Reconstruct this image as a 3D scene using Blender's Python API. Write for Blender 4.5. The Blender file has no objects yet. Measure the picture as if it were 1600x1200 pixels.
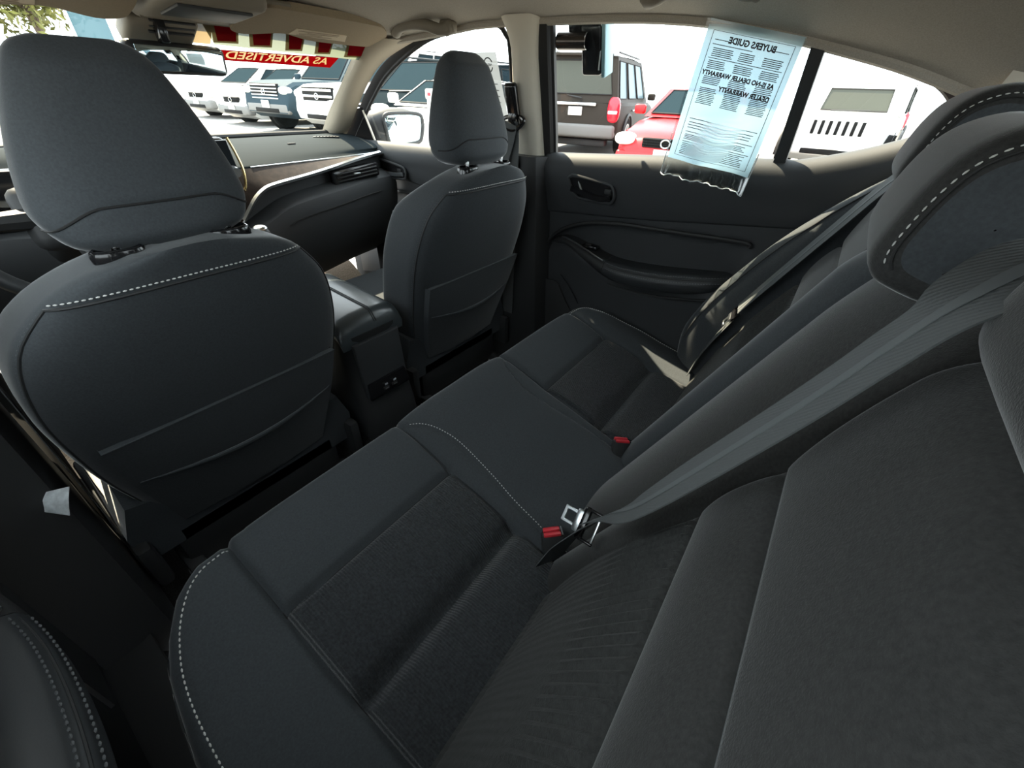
import bpy, bmesh, math, random
from mathutils import Vector, Matrix
random.seed(7)
SC = bpy.context.scene
COL = SC.collection
R = math.radians

# ---------------------------------------------------------------- camera
CAM_POS = (-0.59024, -0.10030, 0.97308)
CAM_AZ, CAM_PITCH, CAM_ROLL, CAM_F = 0.9604119, -0.6180281, 0.0353668, 647.29
cam_d = bpy.data.cameras.new('camera')
cam = bpy.data.objects.new('camera', cam_d); COL.objects.link(cam)
SC.camera = cam
cam_d.sensor_width = 36.0
cam_d.lens = 36.0 * CAM_F / 1600.0
cam_d.clip_start = 0.01; cam_d.clip_end = 500
_f = Vector((math.sin(CAM_AZ)*math.cos(CAM_PITCH), math.cos(CAM_AZ)*math.cos(CAM_PITCH), math.sin(CAM_PITCH)))
_r = Vector((math.cos(CAM_AZ), -math.sin(CAM_AZ), 0)); _u = _r.cross(_f)
_r2 = _r*math.cos(CAM_ROLL) + _u*math.sin(CAM_ROLL); _u2 = _u*math.cos(CAM_ROLL) - _r*math.sin(CAM_ROLL)
mw = Matrix(((_r2.x,_u2.x,-_f.x,CAM_POS[0]),(_r2.y,_u2.y,-_f.y,CAM_POS[1]),(_r2.z,_u2.z,-_f.z,CAM_POS[2]),(0,0,0,1)))
cam.matrix_world = mw

# ---------------------------------------------------------------- sky, sun, exposure
world = bpy.data.worlds.new('sky'); SC.world = world; world.use_nodes = True
bg = world.node_tree.nodes['Background']
bg.inputs[0].default_value = (0.88, 0.955, 1.0, 1); bg.inputs[1].default_value = 4.2
sun_d = bpy.data.lights.new('sun', 'SUN'); sun_d.energy = 18.0; sun_d.angle = R(0.6); sun_d.color = (1.0, 0.85, 0.62)
sun = bpy.data.objects.new('sun', sun_d); COL.objects.link(sun)
SUN_AZ, SUN_EL = R(14), R(52)
to_sun = Vector((math.sin(SUN_AZ)*math.cos(SUN_EL), math.cos(SUN_AZ)*math.cos(SUN_EL), math.sin(SUN_EL)))
sun.rotation_euler = to_sun.to_track_quat('Z', 'Y').to_euler(); sun.location = to_sun*30
SC.view_settings.view_transform = 'Standard'
SC.view_settings.look = 'None'
SC.view_settings.gamma = 1.0
SC.view_settings.use_curve_mapping = False
SC.view_settings.exposure = 0.38
SC.cycles.max_bounces = 10; SC.cycles.diffuse_bounces = 6; SC.cycles.transparent_max_bounces = 16
SC.cycles.sample_clamp_indirect = 6.0
SC.cycles.caustics_reflective = False; SC.cycles.caustics_refractive = False

# ---------------------------------------------------------------- materials
def nodes(m):
    m.use_nodes = True
    return m.node_tree.nodes, m.node_tree.links
def mat(name, col, rough=0.6, metal=0.0, spec=0.5, bump=None, sheen=0.0, coat=0.0, var=None, weave=None, emit=None, trans=0.0):
    m = bpy.data.materials.new(name); N, L = nodes(m)
    b = N['Principled BSDF']
    b.inputs['Base Color'].default_value = (*col, 1); b.inputs['Roughness'].default_value = rough
    b.inputs['Metallic'].default_value = metal; b.inputs['Specular IOR Level'].default_value = spec
    if sheen: b.inputs['Sheen Weight'].default_value = sheen; b.inputs['Sheen Roughness'].default_value = 0.3
    if coat: b.inputs['Coat Weight'].default_value = coat; b.inputs['Coat Roughness'].default_value = 0.05
    if emit: b.inputs['Emission Color'].default_value = (*emit[0], 1); b.inputs['Emission Strength'].default_value = emit[1]
    tc = None
    def coord():
        nonlocal tc
        if tc is None: tc = N.new('ShaderNodeTexCoord')
        return tc.outputs['Object']
    if var:                                   # (scale, amount): grain in the colour
        n = N.new('ShaderNodeTexNoise'); n.inputs['Scale'].default_value = var[0]; n.inputs['Detail'].default_value = 4
        L.new(coord(), n.inputs['Vector'])
        r = N.new('ShaderNodeMapRange'); r.inputs[1].default_value = 0.3; r.inputs[2].default_value = 0.7
        r.inputs[3].default_value = 1 - var[1]; r.inputs[4].default_value = 1 + var[1]
        L.new(n.outputs['Fac'], r.inputs[0])
        x = N.new('ShaderNodeMix'); x.data_type = 'RGBA'; x.blend_type = 'MULTIPLY'; x.inputs[0].default_value = 1
        x.inputs[6].default_value = (*col, 1); L.new(r.outputs[0], x.inputs[7]); L.new(x.outputs[2], b.inputs['Base Color'])
    h = None
    if bump:                                  # (scale, strength, distance)
        n = N.new('ShaderNodeTexNoise'); n.inputs['Scale'].default_value = bump[0]; n.inputs['Detail'].default_value = 3
        L.new(coord(), n.inputs['Vector']); h = n.outputs['Fac']
    if weave:                                 # (scale, axis): woven ribs
        w = N.new('ShaderNodeTexWave'); w.bands_direction = weave[1]; w.inputs['Scale'].default_value = weave[0]
        w.inputs['Distortion'].default_value = weave[2] if len(weave) > 2 else 0.6; w.inputs['Detail'].default_value = 1.0
        w.inputs['Detail Scale'].default_value = 3.0
        L.new(coord(), w.inputs['Vector'])
        if h is None: h = w.outputs['Fac']
        else:
            a = N.new('ShaderNodeMath'); a.operation = 'ADD'; L.new(h, a.inputs[0]); L.new(w.outputs['Fac'], a.inputs[1]); h = a.outputs[0]
    if h is not None:
        bp = N.new('ShaderNodeBump'); bp.inputs['Strength'].default_value = bump[1] if bump else 0.5
        bp.inputs['Distance'].default_value = bump[2] if bump else 0.001
        L.new(h, bp.inputs['Height']); L.new(bp.outputs['Normal'], b.inputs['Normal'])
    return m
def glassy(name, tint=(1,1,1), refl=0.06, rough=0.0):
    m = bpy.data.materials.new(name); N, L = nodes(m)
    N.remove(N['Principled BSDF']); out = N['Material Output']
    t = N.new('ShaderNodeBsdfTransparent'); t.inputs[0].default_value = (*tint, 1)
    g = N.new('ShaderNodeBsdfGlossy'); g.inputs['Roughness'].default_value = rough
    x = N.new('ShaderNodeMixShader'); x.inputs[0].default_value = refl
    L.new(t.outputs[0], x.inputs[1]); L.new(g.outputs[0], x.inputs[2]); L.new(x.outputs[0], out.inputs[0])
    return m
def papery(name, col, see=0.15, transl=0.5, var=None):
    m = bpy.data.materials.new(name); N, L = nodes(m)
    N.remove(N['Principled BSDF']); out = N['Material Output']
    d = N.new('ShaderNodeBsdfDiffuse'); d.inputs[0].default_value = (*col, 1)
    t = N.new('ShaderNodeBsdfTranslucent'); t.inputs[0].default_value = (*col, 1)
    a = N.new('ShaderNodeBsdfTransparent')
    x = N.new('ShaderNodeMixShader'); x.inputs[0].default_value = transl
    y = N.new('ShaderNodeMixShader'); y.inputs[0].default_value = see
    L.new(d.outputs[0], x.inputs[1]); L.new(t.outputs[0], x.inputs[2]); L.new(x.outputs[0], y.inputs[1]); L.new(a.outputs[0], y.inputs[2])
    L.new(y.outputs[0], out.inputs[0])
    if var:
        tc = N.new('ShaderNodeTexCoord'); n = N.new('ShaderNodeTexNoise'); n.inputs['Scale'].default_value = var[0]
        L.new(tc.outputs['Object'], n.inputs['Vector'])
        r = N.new('ShaderNodeMapRange'); r.inputs[3].default_value = see*(1-var[1]); r.inputs[4].default_value = see*(1+var[1])
        L.new(n.outputs['Fac'], r.inputs[0]); L.new(r.outputs[0], y.inputs[0])
    return m

FAB   = mat('seat_fabric', (0.050, 0.056, 0.061), 0.85, spec=0.25, bump=(900, 0.25, 0.0006), sheen=0.5, var=(350, 0.12))
FAB2  = mat('seat_fabric_woven_insert', (0.044, 0.048, 0.052), 0.9, spec=0.2, bump=(700, 0.9, 0.0022), sheen=0.2, weave=(70, 'X', 1.0), var=(220, 0.35))
FABR  = mat('seat_fabric_ribbed_insert', (0.036, 0.037, 0.036), 0.9, spec=0.2, bump=(600, 0.6, 0.0016), sheen=0.1, weave=(27, 'X', 0.4), var=(200, 0.25))
FABB  = mat('seat_back_fabric_warm', (0.038, 0.038, 0.037), 0.9, spec=0.2, bump=(700, 0.4, 0.0009), sheen=0.4, var=(300, 0.2))
LEATH = mat('leatherette', (0.030, 0.033, 0.036), 0.45, spec=0.5, bump=(500, 0.15, 0.0005))
PLB   = mat('black_plastic', (0.030, 0.031, 0.032), 0.55, spec=0.4, bump=(600, 0.15, 0.0004))
PLG   = mat('gloss_black_plastic', (0.012, 0.012, 0.013), 0.12, spec=0.5)
PLD   = mat('dark_soft_trim', (0.040, 0.043, 0.046), 0.62, spec=0.35, bump=(450, 0.25, 0.0006))
LIDM  = mat('lid_leatherette', (0.060, 0.072, 0.078), 0.30, spec=0.9, bump=(500, 0.12, 0.0004))
MBLK  = mat('matte_black', (0.010, 0.010, 0.010), 0.9, spec=0.03)
RUB   = mat('rubber_seal', (0.020, 0.020, 0.020), 0.7, spec=0.3)
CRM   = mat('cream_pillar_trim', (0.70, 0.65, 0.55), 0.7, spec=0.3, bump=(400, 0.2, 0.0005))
HEAD  = mat('headliner_fabric', (0.42, 0.385, 0.33), 0.95, spec=0.1, bump=(700, 0.35, 0.001), var=(420, 0.10))
VIS   = mat('visor_vinyl', (0.30, 0.24, 0.165), 0.8, spec=0.2, bump=(600, 0.2, 0.0005), var=(300, 0.06))
CARP  = mat('carpet', (0.035, 0.034, 0.033), 1.0, spec=0.05, bump=(380, 0.9, 0.004), var=(300, 0.4))
CHR   = mat('chrome', (0.75, 0.76, 0.77), 0.12, metal=1.0)
SAT   = mat('satin_silver', (0.62, 0.65, 0.67), 0.30, metal=1.0)
GOLD  = mat('warm_metal_rim', (0.80, 0.62, 0.30), 0.25, metal=1.0)
DSH   = mat('dashboard_soft_top', (0.015, 0.021, 0.024), 0.85, spec=0.08, bump=(420, 0.3, 0.0008))
WOOD  = mat('dark_wood_trim', (0.028, 0.019, 0.015), 0.5, spec=0.2, coat=0.0, var=(60, 0.4))
BELT  = mat('belt_webbing', (0.095, 0.102, 0.104), 0.75, spec=0.3, bump=(900, 0.4, 0.0006), weave=(150, 'DIAGONAL', 0.3))
BELTR = mat('belt_centre_weave', (0.12, 0.13, 0.134), 0.7, spec=0.3)
THR   = mat('pale_thread', (0.62, 0.62, 0.60), 0.8)
THRD  = mat('grey_thread', (0.10, 0.105, 0.11), 0.8)
RED   = mat('red_button', (0.62, 0.03, 0.045), 0.4, spec=0.5)
TAG   = mat('tag_fabric', (0.62, 0.66, 0.68), 0.8, var=(90, 0.25))
GLASS = glassy('window_glass', (0.93, 0.96, 0.95), 0.05)
PLAST = glassy('clear_plastic_sleeve', (0.82, 0.85, 0.86), 0.10, 0.12)
PAPER = papery('pale_blue_paper', (0.55, 0.76, 0.86), 0.06, 0.55, var=(14, 0.9))
INK   = mat('black_ink', (0.02, 0.02, 0.025), 0.8)
BANW  = papery('banner_film_pale', (0.115, 0.13, 0.095), 0.03, 0.6)
BANR  = papery('banner_film_red', (0.30, 0.008, 0.014), 0.01, 0.6)
BANC  = papery('banner_film_cream', (0.17, 0.12, 0.055), 0.02, 0.6)
MIRR  = mat('mirror_silver', (0.55, 0.68, 0.74), 0.02, metal=1.0)
PNL   = mat('overhead_console_plastic', (0.21, 0.185, 0.145), 0.6, spec=0.3)

# ---------------------------------------------------------------- mesh helpers
def lerp(a, b, t): return a + (b - a) * t
def interp(pts, x):
    """piecewise linear through sorted (x, y) pairs"""
    if x <= pts[0][0]: return pts[0][1]
    for (x0, y0), (x1, y1) in zip(pts, pts[1:]):
        if x <= x1: return y0 + (y1 - y0) * (x - x0) / (x1 - x0)
    return pts[-1][1]
def sinterp(pts, x):
    """smooth (Catmull-Rom / Hermite) through sorted (x, y) pairs"""
    if x <= pts[0][0]: return pts[0][1]
    if x >= pts[-1][0]: return pts[-1][1]
    n = len(pts)
    for i in range(n - 1):
        x0, y0 = pts[i]; x1, y1 = pts[i+1]
        if x <= x1:
            def slope(k):
                if k == 0: return (pts[1][1]-pts[0][1])/(pts[1][0]-pts[0][0])
                if k == n-1: return (pts[-1][1]-pts[-2][1])/(pts[-1][0]-pts[-2][0])
                return (pts[k+1][1]-pts[k-1][1])/(pts[k+1][0]-pts[k-1][0])
            h = x1 - x0; t = (x - x0)/h; m0 = slope(i)*h; m1 = slope(i+1)*h
            return (2*t**3-3*t*t+1)*y0 + (t**3-2*t*t+t)*m0 + (-2*t**3+3*t*t)*y1 + (t**3-t*t)*m1
def sstep(a, b, x):
    t = max(0.0, min(1.0, (x-a)/(b-a))); return t*t*(3-2*t)
def cr(pts, n=8, closed=False):
    """Catmull-Rom resample of a 3-D polyline"""
    P = [Vector(p) for p in pts]; out = []; k = len(P)
    rng = range(k if closed else k-1)
    for i in rng:
        if closed: a, b, c, d = P[(i-1) % k], P[i], P[(i+1) % k], P[(i+2) % k]
        else: a, b, c, d = P[max(i-1, 0)], P[i], P[i+1], P[min(i+2, k-1)]
        for j in range(n):
            t = j/n
            out.append(0.5*((2*b) + (c-a)*t + (2*a-5*b+4*c-d)*t*t + (3*b-a-3*c+d)*t**3))
    if not closed: out.append(P[-1])
    return out
class MB:
    def __init__(s): s.v = []; s.f = []
    def add(s, v, f):
        o = len(s.v); s.v += [tuple(p) for p in v]; s.f += [tuple(i+o for i in q) for q in f]; return s
    def grid(s, rows, cu=False, cv=False):
        nr, nc = len(rows), len(rows[0]); v = [p for r in rows for p in r]; f = []
        for i in range(nr if cv else nr-1):
            for j in range(nc if cu else nc-1):
                a = i*nc+j; b = i*nc+(j+1) % nc; c = ((i+1) % nr)*nc+(j+1) % nc; d = ((i+1) % nr)*nc+j
                f.append((a, b, c, d))
        return s.add(v, f)
    def loft(s, rings, caps=True):
        n = len(rings[0]); o = len(s.v); s.grid(rings, cu=True)
        if caps:
            s.f.append(tuple(o+i for i in reversed(range(n)))); k = o+(len(rings)-1)*n
            s.f.append(tuple(k+i for i in range(n)))
        return s
    def tube(s, path, r, n=8, caps=True, closed=False):
        P = [Vector(p) for p in path]; rings = []; up = None
        for i, p in enumerate(P):
            if closed: t = (P[(i+1) % len(P)] - P[i-1])
            else: t = P[min(i+1, len(P)-1)] - P[max(i-1, 0)]
            t.normalize()
            if up is None:
                up = Vector((0, 0, 1)) if abs(t.z) < 0.9 else Vector((1, 0, 0))
            a = (up - t*up.dot(t)); a.normalize(); up = a; b = t.cross(a)
            rr = r[i] if isinstance(r, (list, tuple)) else r
            rings.append([p + a*rr*math.cos(2*math.pi*k/n) + b*rr*math.sin(2*math.pi*k/n) for k in range(n)])
        if closed: return s.grid(rings, cu=True, cv=True)
        return s.loft(rings, caps)
    def sweep(s, path, prof, side, closed=False, caps=True):
        """profile points (a, b): a along SIDE (a vector or list of vectors), b along side x tangent"""
        P = [Vector(p) for p in path]; rings = []
        for i, p in enumerate(P):
            if closed: t = P[(i+1) % len(P)] - P[i-1]
            else: t = P[min(i+1, len(P)-1)] - P[max(i-1, 0)]
            t.normalize(); sd = Vector(side[i] if isinstance(side, list) else side)
            sd = (sd - t*sd.dot(t)).normalized(); q = t.cross(sd)
            rings.append([p + sd*a + q*b for a, b in prof])
        if closed: return s.grid(rings, cu=True, cv=True)
        return s.loft(rings, caps)
    def rbox(s, c, size, r=0.005, seg=2, M=None):
        bm = bmesh.new(); bmesh.ops.create_cube(bm, size=1)
        for v in bm.verts: v.co = Vector((v.co.x*size[0], v.co.y*size[1], v.co.z*size[2]))
        r = min(r, 0.49*min(size))
        if r > 0: bmesh.ops.bevel(bm, geom=list(bm.edges), offset=r, segments=seg, profile=0.5, affect='EDGES')
        bm.verts.index_update(); c = Vector(c)
        vv = [(M @ v.co if M else v.co) + c for v in bm.verts]; ff = [[v.index for v in f.verts] for f in bm.faces]
        bm.free(); return s.add(vv, ff)
    def plate(s, poly, o, ax, ay, th, r=0.0, seg=2):
        """extruded polygon: 2-D poly on axes ax, ay from origin o, thickness th towards ax x ay, front edge rounded by r"""
        o = Vector(o); ax = Vector(ax).normalized(); ay = Vector(ay).normalized(); n = ax.cross(ay)
        bm = bmesh.new(); vs = [bm.verts.new((p[0], p[1], 0)) for p in poly]; f = bm.faces.new(vs); f.normal_update()
        if f.normal.z < 0: f.normal_flip()
        e = bmesh.ops.extrude_face_region(bm, geom=[f]); tv = [x for x in e['geom'] if isinstance(x, bmesh.types.BMVert)]
        for v in tv: v.co.z += th
        if r > 0:
            es = [x for x in bm.edges if all(v in tv for v in x.verts)]
            bmesh.ops.bevel(bm, geom=es, offset=r, segments=seg, profile=0.5, affect='EDGES')
        bm.verts.index_update(); bmesh.ops.recalc_face_normals(bm, faces=bm.faces)
        vv = [o + ax*v.co.x + ay*v.co.y + n*v.co.z for v in bm.verts]; ff = [[v.index for v in q.verts] for q in bm.faces]
        bm.free(); return s.add(vv, ff)
    def ribbon(s, path, wdir, w, th=0.0014):
        P = [Vector(p) for p in path]; rings = []
        for i, p in enumerate(P):
            t = (P[min(i+1, len(P)-1)] - P[max(i-1, 0)]).normalized()
            sd = Vector(wdir[i] if isinstance(wdir, list) else wdir); sd = (sd - t*sd.dot(t)).normalized(); q = t.cross(sd)
            rings.append([p - sd*w/2 - q*th/2, p + sd*w/2 - q*th/2, p + sd*w/2 + q*th/2, p - sd*w/2 + q*th/2])
        return s.loft(rings)
    def ell(s, c, rad, nu=16, nv=10, p=1.0, M=None):
        c = Vector(c); rings = []
        def pw(x, e): return math.copysign(abs(x)**e, x)
        for i in range(1, nv):
            a = math.pi*i/nv; ring = []
            for j in range(nu):
                b = 2*math.pi*j/nu
                v = Vector((rad[0]*pw(math.sin(a), p)*pw(math.cos(b), p), rad[1]*pw(math.sin(a), p)*pw(math.sin(b), p), rad[2]*pw(math.cos(a), p)))
                ring.append(c + (M @ v if M else v))
            rings.append(ring)
        return s.loft(rings)
    def build(s, name, m, parent=None, smooth=True, angle=40):
        me = bpy.data.meshes.new(name); me.from_pydata(s.v, [], s.f); me.validate(); me.update()
        bm = bmesh.new(); bm.from_mesh(me); bmesh.ops.remove_doubles(bm, verts=bm.verts, dist=1e-6)
        bmesh.ops.recalc_face_normals(bm, faces=bm.faces); bm.to_mesh(me); bm.free()
        me.materials.append(m)
        if smooth:
            for p in me.polygons: p.use_smooth = True
            me.set_sharp_from_angle(angle=R(angle))
        o = bpy.data.objects.new(name, me); COL.objects.link(o)
        if parent is not None:
            o.parent = parent
            if parent.type == 'EMPTY' and not parent.get('_local'): o.matrix_parent_inverse = parent.matrix_world.inverted()
        return o
LOCALS = []
def thing(name, label, cat, loc=(0, 0, 0), rz=0.0, group=None, local=False, kind=None):
    o = bpy.data.objects.new(name, None); COL.objects.link(o); o.empty_display_size = 0.05
    o.matrix_world = Matrix.Translation(loc) @ Matrix.Rotation(rz, 4, 'Z')
    if local: o['_local'] = 1; LOCALS.append(o)
    o['label'] = label
    if cat: o['category'] = cat
    if group: o['group'] = group
    if kind: o['kind'] = kind
    return o
def tag(o, label, cat=None, group=None, kind=None):
    o['label'] = label
    if cat: o['category'] = cat
    if group: o['group'] = group
    if kind: o['kind'] = kind
    return o
def stitches(name, path, parent, m=None, dash=0.0045, gap=0.003, w=0.0013, lift=None, up=None):
    """a run of small thread dashes along a 3-D path"""
    P = [Vector(p) for p in path]; mb = MB(); acc = 0.0; pos = 0.0
    d = [0.0]
    for a, b in zip(P, P[1:]): d.append(d[-1] + (b-a).length)
    def at(s):
        for i in range(len(P)-1):
            if s <= d[i+1]: return P[i].lerp(P[i+1], (s-d[i])/max(1e-9, d[i+1]-d[i]))
        return P[-1]
    s = 0.0
    while s + dash < d[-1]:
        a, b = at(s), at(s+dash); mid = (a+b)/2
        mb.tube([a, mid, b], [w*0.5, w, w*0.5], 5)
        s += dash + gap
    o = mb.build(name, m or THR, parent); o['kind'] = 'stuff'
    return o
def text_mesh(body, size, name, m, parent, M, extrude=0.0006, bold=0.0):
    c = bpy.data.curves.new(name, 'FONT'); c.body = body; c.size = size; c.extrude = extrude; c.offset = bold
    c.align_x = 'CENTER'; c.align_y = 'CENTER'; c.resolution_u = 3
    t = bpy.data.objects.new(name, c); COL.objects.link(t)
    dg = bpy.context.evaluated_depsgraph_get(); me = bpy.data.meshes.new_from_object(t.evaluated_get(dg))
    bpy.data.objects.remove(t); me.transform(M); me.materials.clear(); me.materials.append(m)
    o = bpy.data.objects.new(name, me); COL.objects.link(o); o.parent = parent
    if parent is not None and parent.type == 'EMPTY' and not parent.get('_local'): o.matrix_parent_inverse = parent.matrix_world.inverted()
    return o

PAINTW = mat('white_paint', (0.80, 0.81, 0.82), 0.25, coat=0.6)
# ================================================================ car shell (x right, y forward, z up, footwell floor at z = 0)
def xs(z):                      # plane of the side glass
    return 0.735 - 0.30*(z - 0.80)
RAIL = [(-0.60,0.90),(-0.35,0.965),(-0.25,0.990),(-0.17,1.017),(-0.10,1.038),(0.05,1.073),(0.137,1.090),(0.27,1.111),(0.42,1.122),(0.65,1.127),(0.90,1.127),(1.02,1.117),(1.20,1.100),(1.36,1.088)]
RAILX = [(-0.60,0.665),(-0.25,0.662),(0.05,0.640),(0.42,0.622),(0.90,0.618),(1.02,0.618),(1.20,0.600),(1.36,0.565)]
ROOFC = [(-0.60,1.09),(-0.30,1.135),(0.10,1.17),(0.50,1.182),(0.90,1.172),(1.15,1.145),(1.36,1.108)]
def roof_z(x, y):
    xe = sinterp(RAILX, y); a = min(1.0, abs(x)/xe)
    return lerp(sinterp(ROOFC, y), sinterp(RAIL, y), a**3.2)

# floor
mb = MB(); rows = []
for i in range(60):
    y = -0.15 + 2.05*i/59; row = []
    for j in range(61):
        x = -0.78 + 1.56*j/60; ax = abs(x)
        z = 0.13*(1-sstep(0.07, 0.16, ax)) + 0.09*sstep(0.66, 0.71, ax) + 0.25*sstep(1.45, 1.85, y)*(1-sstep(0.62, 0.7, ax))
        row.append((x, y, z))
    rows.append(row)
floor_o = tag(mb.grid(rows).build('floor', CARP), 'black carpeted car floor with centre tunnel', kind='structure')
for s in (-1, 1):               # sill plates along the door openings
    m2 = MB(); m2.sweep([(s*0.735, -0.1, 0.10), (s*0.735, 0.7, 0.10), (s*0.735, 1.85, 0.10)], [(-0.05,-0.012),(0.05,-0.012),(0.05,0.008),(0.03,0.014),(-0.03,0.014),(-0.05,0.008)], (1,0,0))
    m2.build('sill_plate', PLB, floor_o)

# headliner
mb = MB(); rows = []
for i in range(72):
    y = -0.60 + 1.96*i/71; xe = sinterp(RAILX, y); row = []
    for j in range(57):
        t = -1 + 2*j/56; t = math.copysign(1-(1-abs(t))**1.4, t)
        row.append((t*xe, y, roof_z(t*xe, y)))
    rows.append(row)
ye = [(p[0], 1.365+0.02, p[2]-0.006) for p in rows[-1]]; rows.append(ye)
rows.append([(p[0], 1.40, p[2]-0.016) for p in rows[-2]])
ceil_o = tag(mb.grid(rows).build('ceiling', HEAD), 'beige fabric headliner under the car roof', kind='structure')
rows = []
for i in range(40):
    y = -0.62 + 2.04*i/39; yc = max(-0.60, min(1.36, y)); xe = sinterp(RAILX, yc); row = []
    for j in range(41):
        t = -1 + 2*j/40; x = t*(xe+0.045)
        row.append((x, y, lerp(sinterp(ROOFC, yc)+0.035, sinterp(RAIL, yc)+0.004, abs(t)**4)))
    rows.append(row)
MB().grid(rows).build('roof_skin', PAINTW, ceil_o)
for s in (-1, 1):               # rolled lip along the side windows
    path = [(s*(sinterp(RAILX, y)+0.004), y, sinterp(RAIL, y)-0.004) for y in [-0.24+1.58*k/46 for k in range(47)]]
    MB().tube(path, 0.011, 8).build('rail_lip', HEAD, ceil_o)

# windshield
def ws(x, z): return 1.86 - (z-0.80)/0.59 - 0.10*x*x
mb = MB(); rows = []
for i in range(12):
    z = 0.775 + 0.335*i/11
    rows.append([(x, ws(x, z), z) for x in [(-1+2*j/24)*lerp(0.68, 0.56, i/11) for j in range(25)]])
w1 = tag(mb.grid(rows).build('window_1', GLASS), 'windshield glass above the dashboard', kind='structure')
mb = MB().tube([(x, ws(x, 0.795)-0.01, 0.795) for x in [-0.66+1.32*j/30 for j in range(31)]], 0.010, 8)
mb.build('windshield_seal', RUB, w1)
for s in (-1, 1):
    MB().tube([(s*lerp(0.66,0.57,k/10), ws(0.62, lerp(0.80,1.085,k/10))-0.006, lerp(0.80,1.085,k/10)) for k in range(11)], 0.006, 6).build('windshield_seal', RUB, w1)

# A pillars, B pillars, C pillars
APIL = mat('backlit_pillar_trim', (0.46, 0.40, 0.31), 0.7, spec=0.3, bump=(400, 0.2, 0.0005))  # cream pillar trim with the backlit shade mixed into its colour
def a_pillar(s, n):
    W = cr([(0.662,1.88,0.775),(0.63,1.75,0.862),(0.592,1.58,0.960),(0.56,1.42,1.055),(0.545,1.32,1.105)], 8)
    S = cr([(0.735,1.87,0.745),(0.712,1.74,0.802),(0.668,1.53,0.952),(0.642,1.37,1.038),(0.628,1.17,1.096)], 8)
    rows = []
    for w, q in zip(W, S):
        row = []
        for k in range(9):
            t = k/8; p = w.lerp(q, t); b = math.sin(math.pi*t)*0.022 - 0.01*math.sin(math.pi*t)*(t < 0.1)
            p = p + Vector((-0.75, -0.55, -0.35))*b
            row.append((s*p.x, p.y, p.z))
        rows.append(row)
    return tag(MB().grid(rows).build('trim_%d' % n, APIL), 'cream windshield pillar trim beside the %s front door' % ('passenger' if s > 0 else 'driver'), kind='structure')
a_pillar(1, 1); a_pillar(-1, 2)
def b_pillar(s, n):
    t = thing('trim_%d' % n, 'cream upper and black lower pillar between the %s side doors' % ('right' if s > 0 else 'left'), None, (s*0.70, 0.78, 0), kind='structure')
    rings = []
    for k in range(16):
        z = lerp(0.795, 1.135, k/15); x = xs(z)+0.012
        yr = interp([(0.79,0.708),(1.05,0.702),(1.10,0.695),(1.14,0.685)], z); yf = interp([(0.79,0.842),(1.06,0.808),(1.10,0.812),(1.14,0.835)], z)
        d = 0.062
        sec = [(x, yr), (x-0.018, yr+0.000), (x-0.040, yr+0.006), (x-0.055, yr+0.022), (x-d, yr+0.05), (x-d, yf-0.05), (x-0.05, yf-0.022), (x-0.03, yf-0.006), (x, yf)]
        rings.append([(s*a, b, z) for a, b in sec])
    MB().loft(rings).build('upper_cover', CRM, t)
    rings = []
    for k in range(10):
        z = lerp(0.02, 0.80, k/9); x = 0.755; f = 0.05*(1-k/9)
        sec = [(x, 0.685-f), (x-0.06, 0.69-f), (x-0.100, 0.71-f), (x-0.112, 0.74), (x-0.112, 0.83+f), (x-0.09, 0.87+f), (x, 0.885+f)]
        rings.append([(s*a, b, z) for a, b in sec])
    MB().loft(rings).build('lower_cover', PLB, t)
    # height adjuster slot cover
    return t
b_pillar(1, 3); b_pillar(-1, 4)
def c_pillar(s, n):
    rows = []
    for i in range(14):
        u = i/13; row = []
        for k in range(12):
            v = k/11
            # from the window edge rearwards; top joins the headliner, foot stands on the shelf
            y = lerp(-0.232, -0.62, u) - 0.035*v*(1-u)
            ztop = roof_z(0.60, max(-0.6, y)) + 0.012
            z = lerp(0.84, ztop, v)
            x = lerp(0.700, 0.600, v**1.5) - 0.02*math.sin(math.pi*v) - 0.10*u*u
            row.append((s*x, y, z))
        rows.append(row)
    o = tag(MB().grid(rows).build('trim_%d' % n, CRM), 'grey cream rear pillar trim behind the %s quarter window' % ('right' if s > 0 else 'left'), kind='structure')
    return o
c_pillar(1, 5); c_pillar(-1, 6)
# rear shelf and rear window
tag(MB().plate([(-0.70,-0.26),(0.70,-0.26),(0.66,-1.05),(-0.66,-1.05)], (0,0,0.83), (1,0,0), (0,1,0), 0.02).build('trim_7', PLD), 'dark parcel shelf behind the rear seat', kind='structure')
rows = [[(x, lerp(-0.60,-1.06,i/6), lerp(1.09,0.845,i/6) - 0.10*x*x*(1-i/6)) for x in [-0.66+1.32*j/12 for j in range(13)]] for i in range(7)]
tag(MB().grid(rows).build('window_2', GLASS), 'rear window glass behind the rear seat', kind='structure')

# ---------------------------------------------------------------- doors
def in_poly(p, poly):
    x, y = p; c = False; n = len(poly)
    for i in range(n):
        x0, y0 = poly[i]; x1, y1 = poly[(i+1) % n]
        if (y0 > y) != (y1 > y) and x < (x1-x0)*(y-y0)/(y1-y0)+x0: c = not c
    return c
def d_poly(p, poly, closed=True):
    best = 9.0; n = len(poly)
    for i in range(n if closed else n-1):
        x0, y0 = poly[i][:2]; x1, y1 = poly[(i+1) % n][:2]; dx, dy = x1-x0, y1-y0
        t = max(0, min(1, ((p[0]-x0)*dx+(p[1]-y0)*dy)/(dx*dx+dy*dy+1e-12)))
        best = min(best, math.hypot(p[0]-x0-t*dx, p[1]-y0-t*dy))
    return best
def c2(pts, n=6, closed=False): return [(p.x, p.y) for p in cr([(a, b, 0) for a, b in pts], n, closed)]

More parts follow.
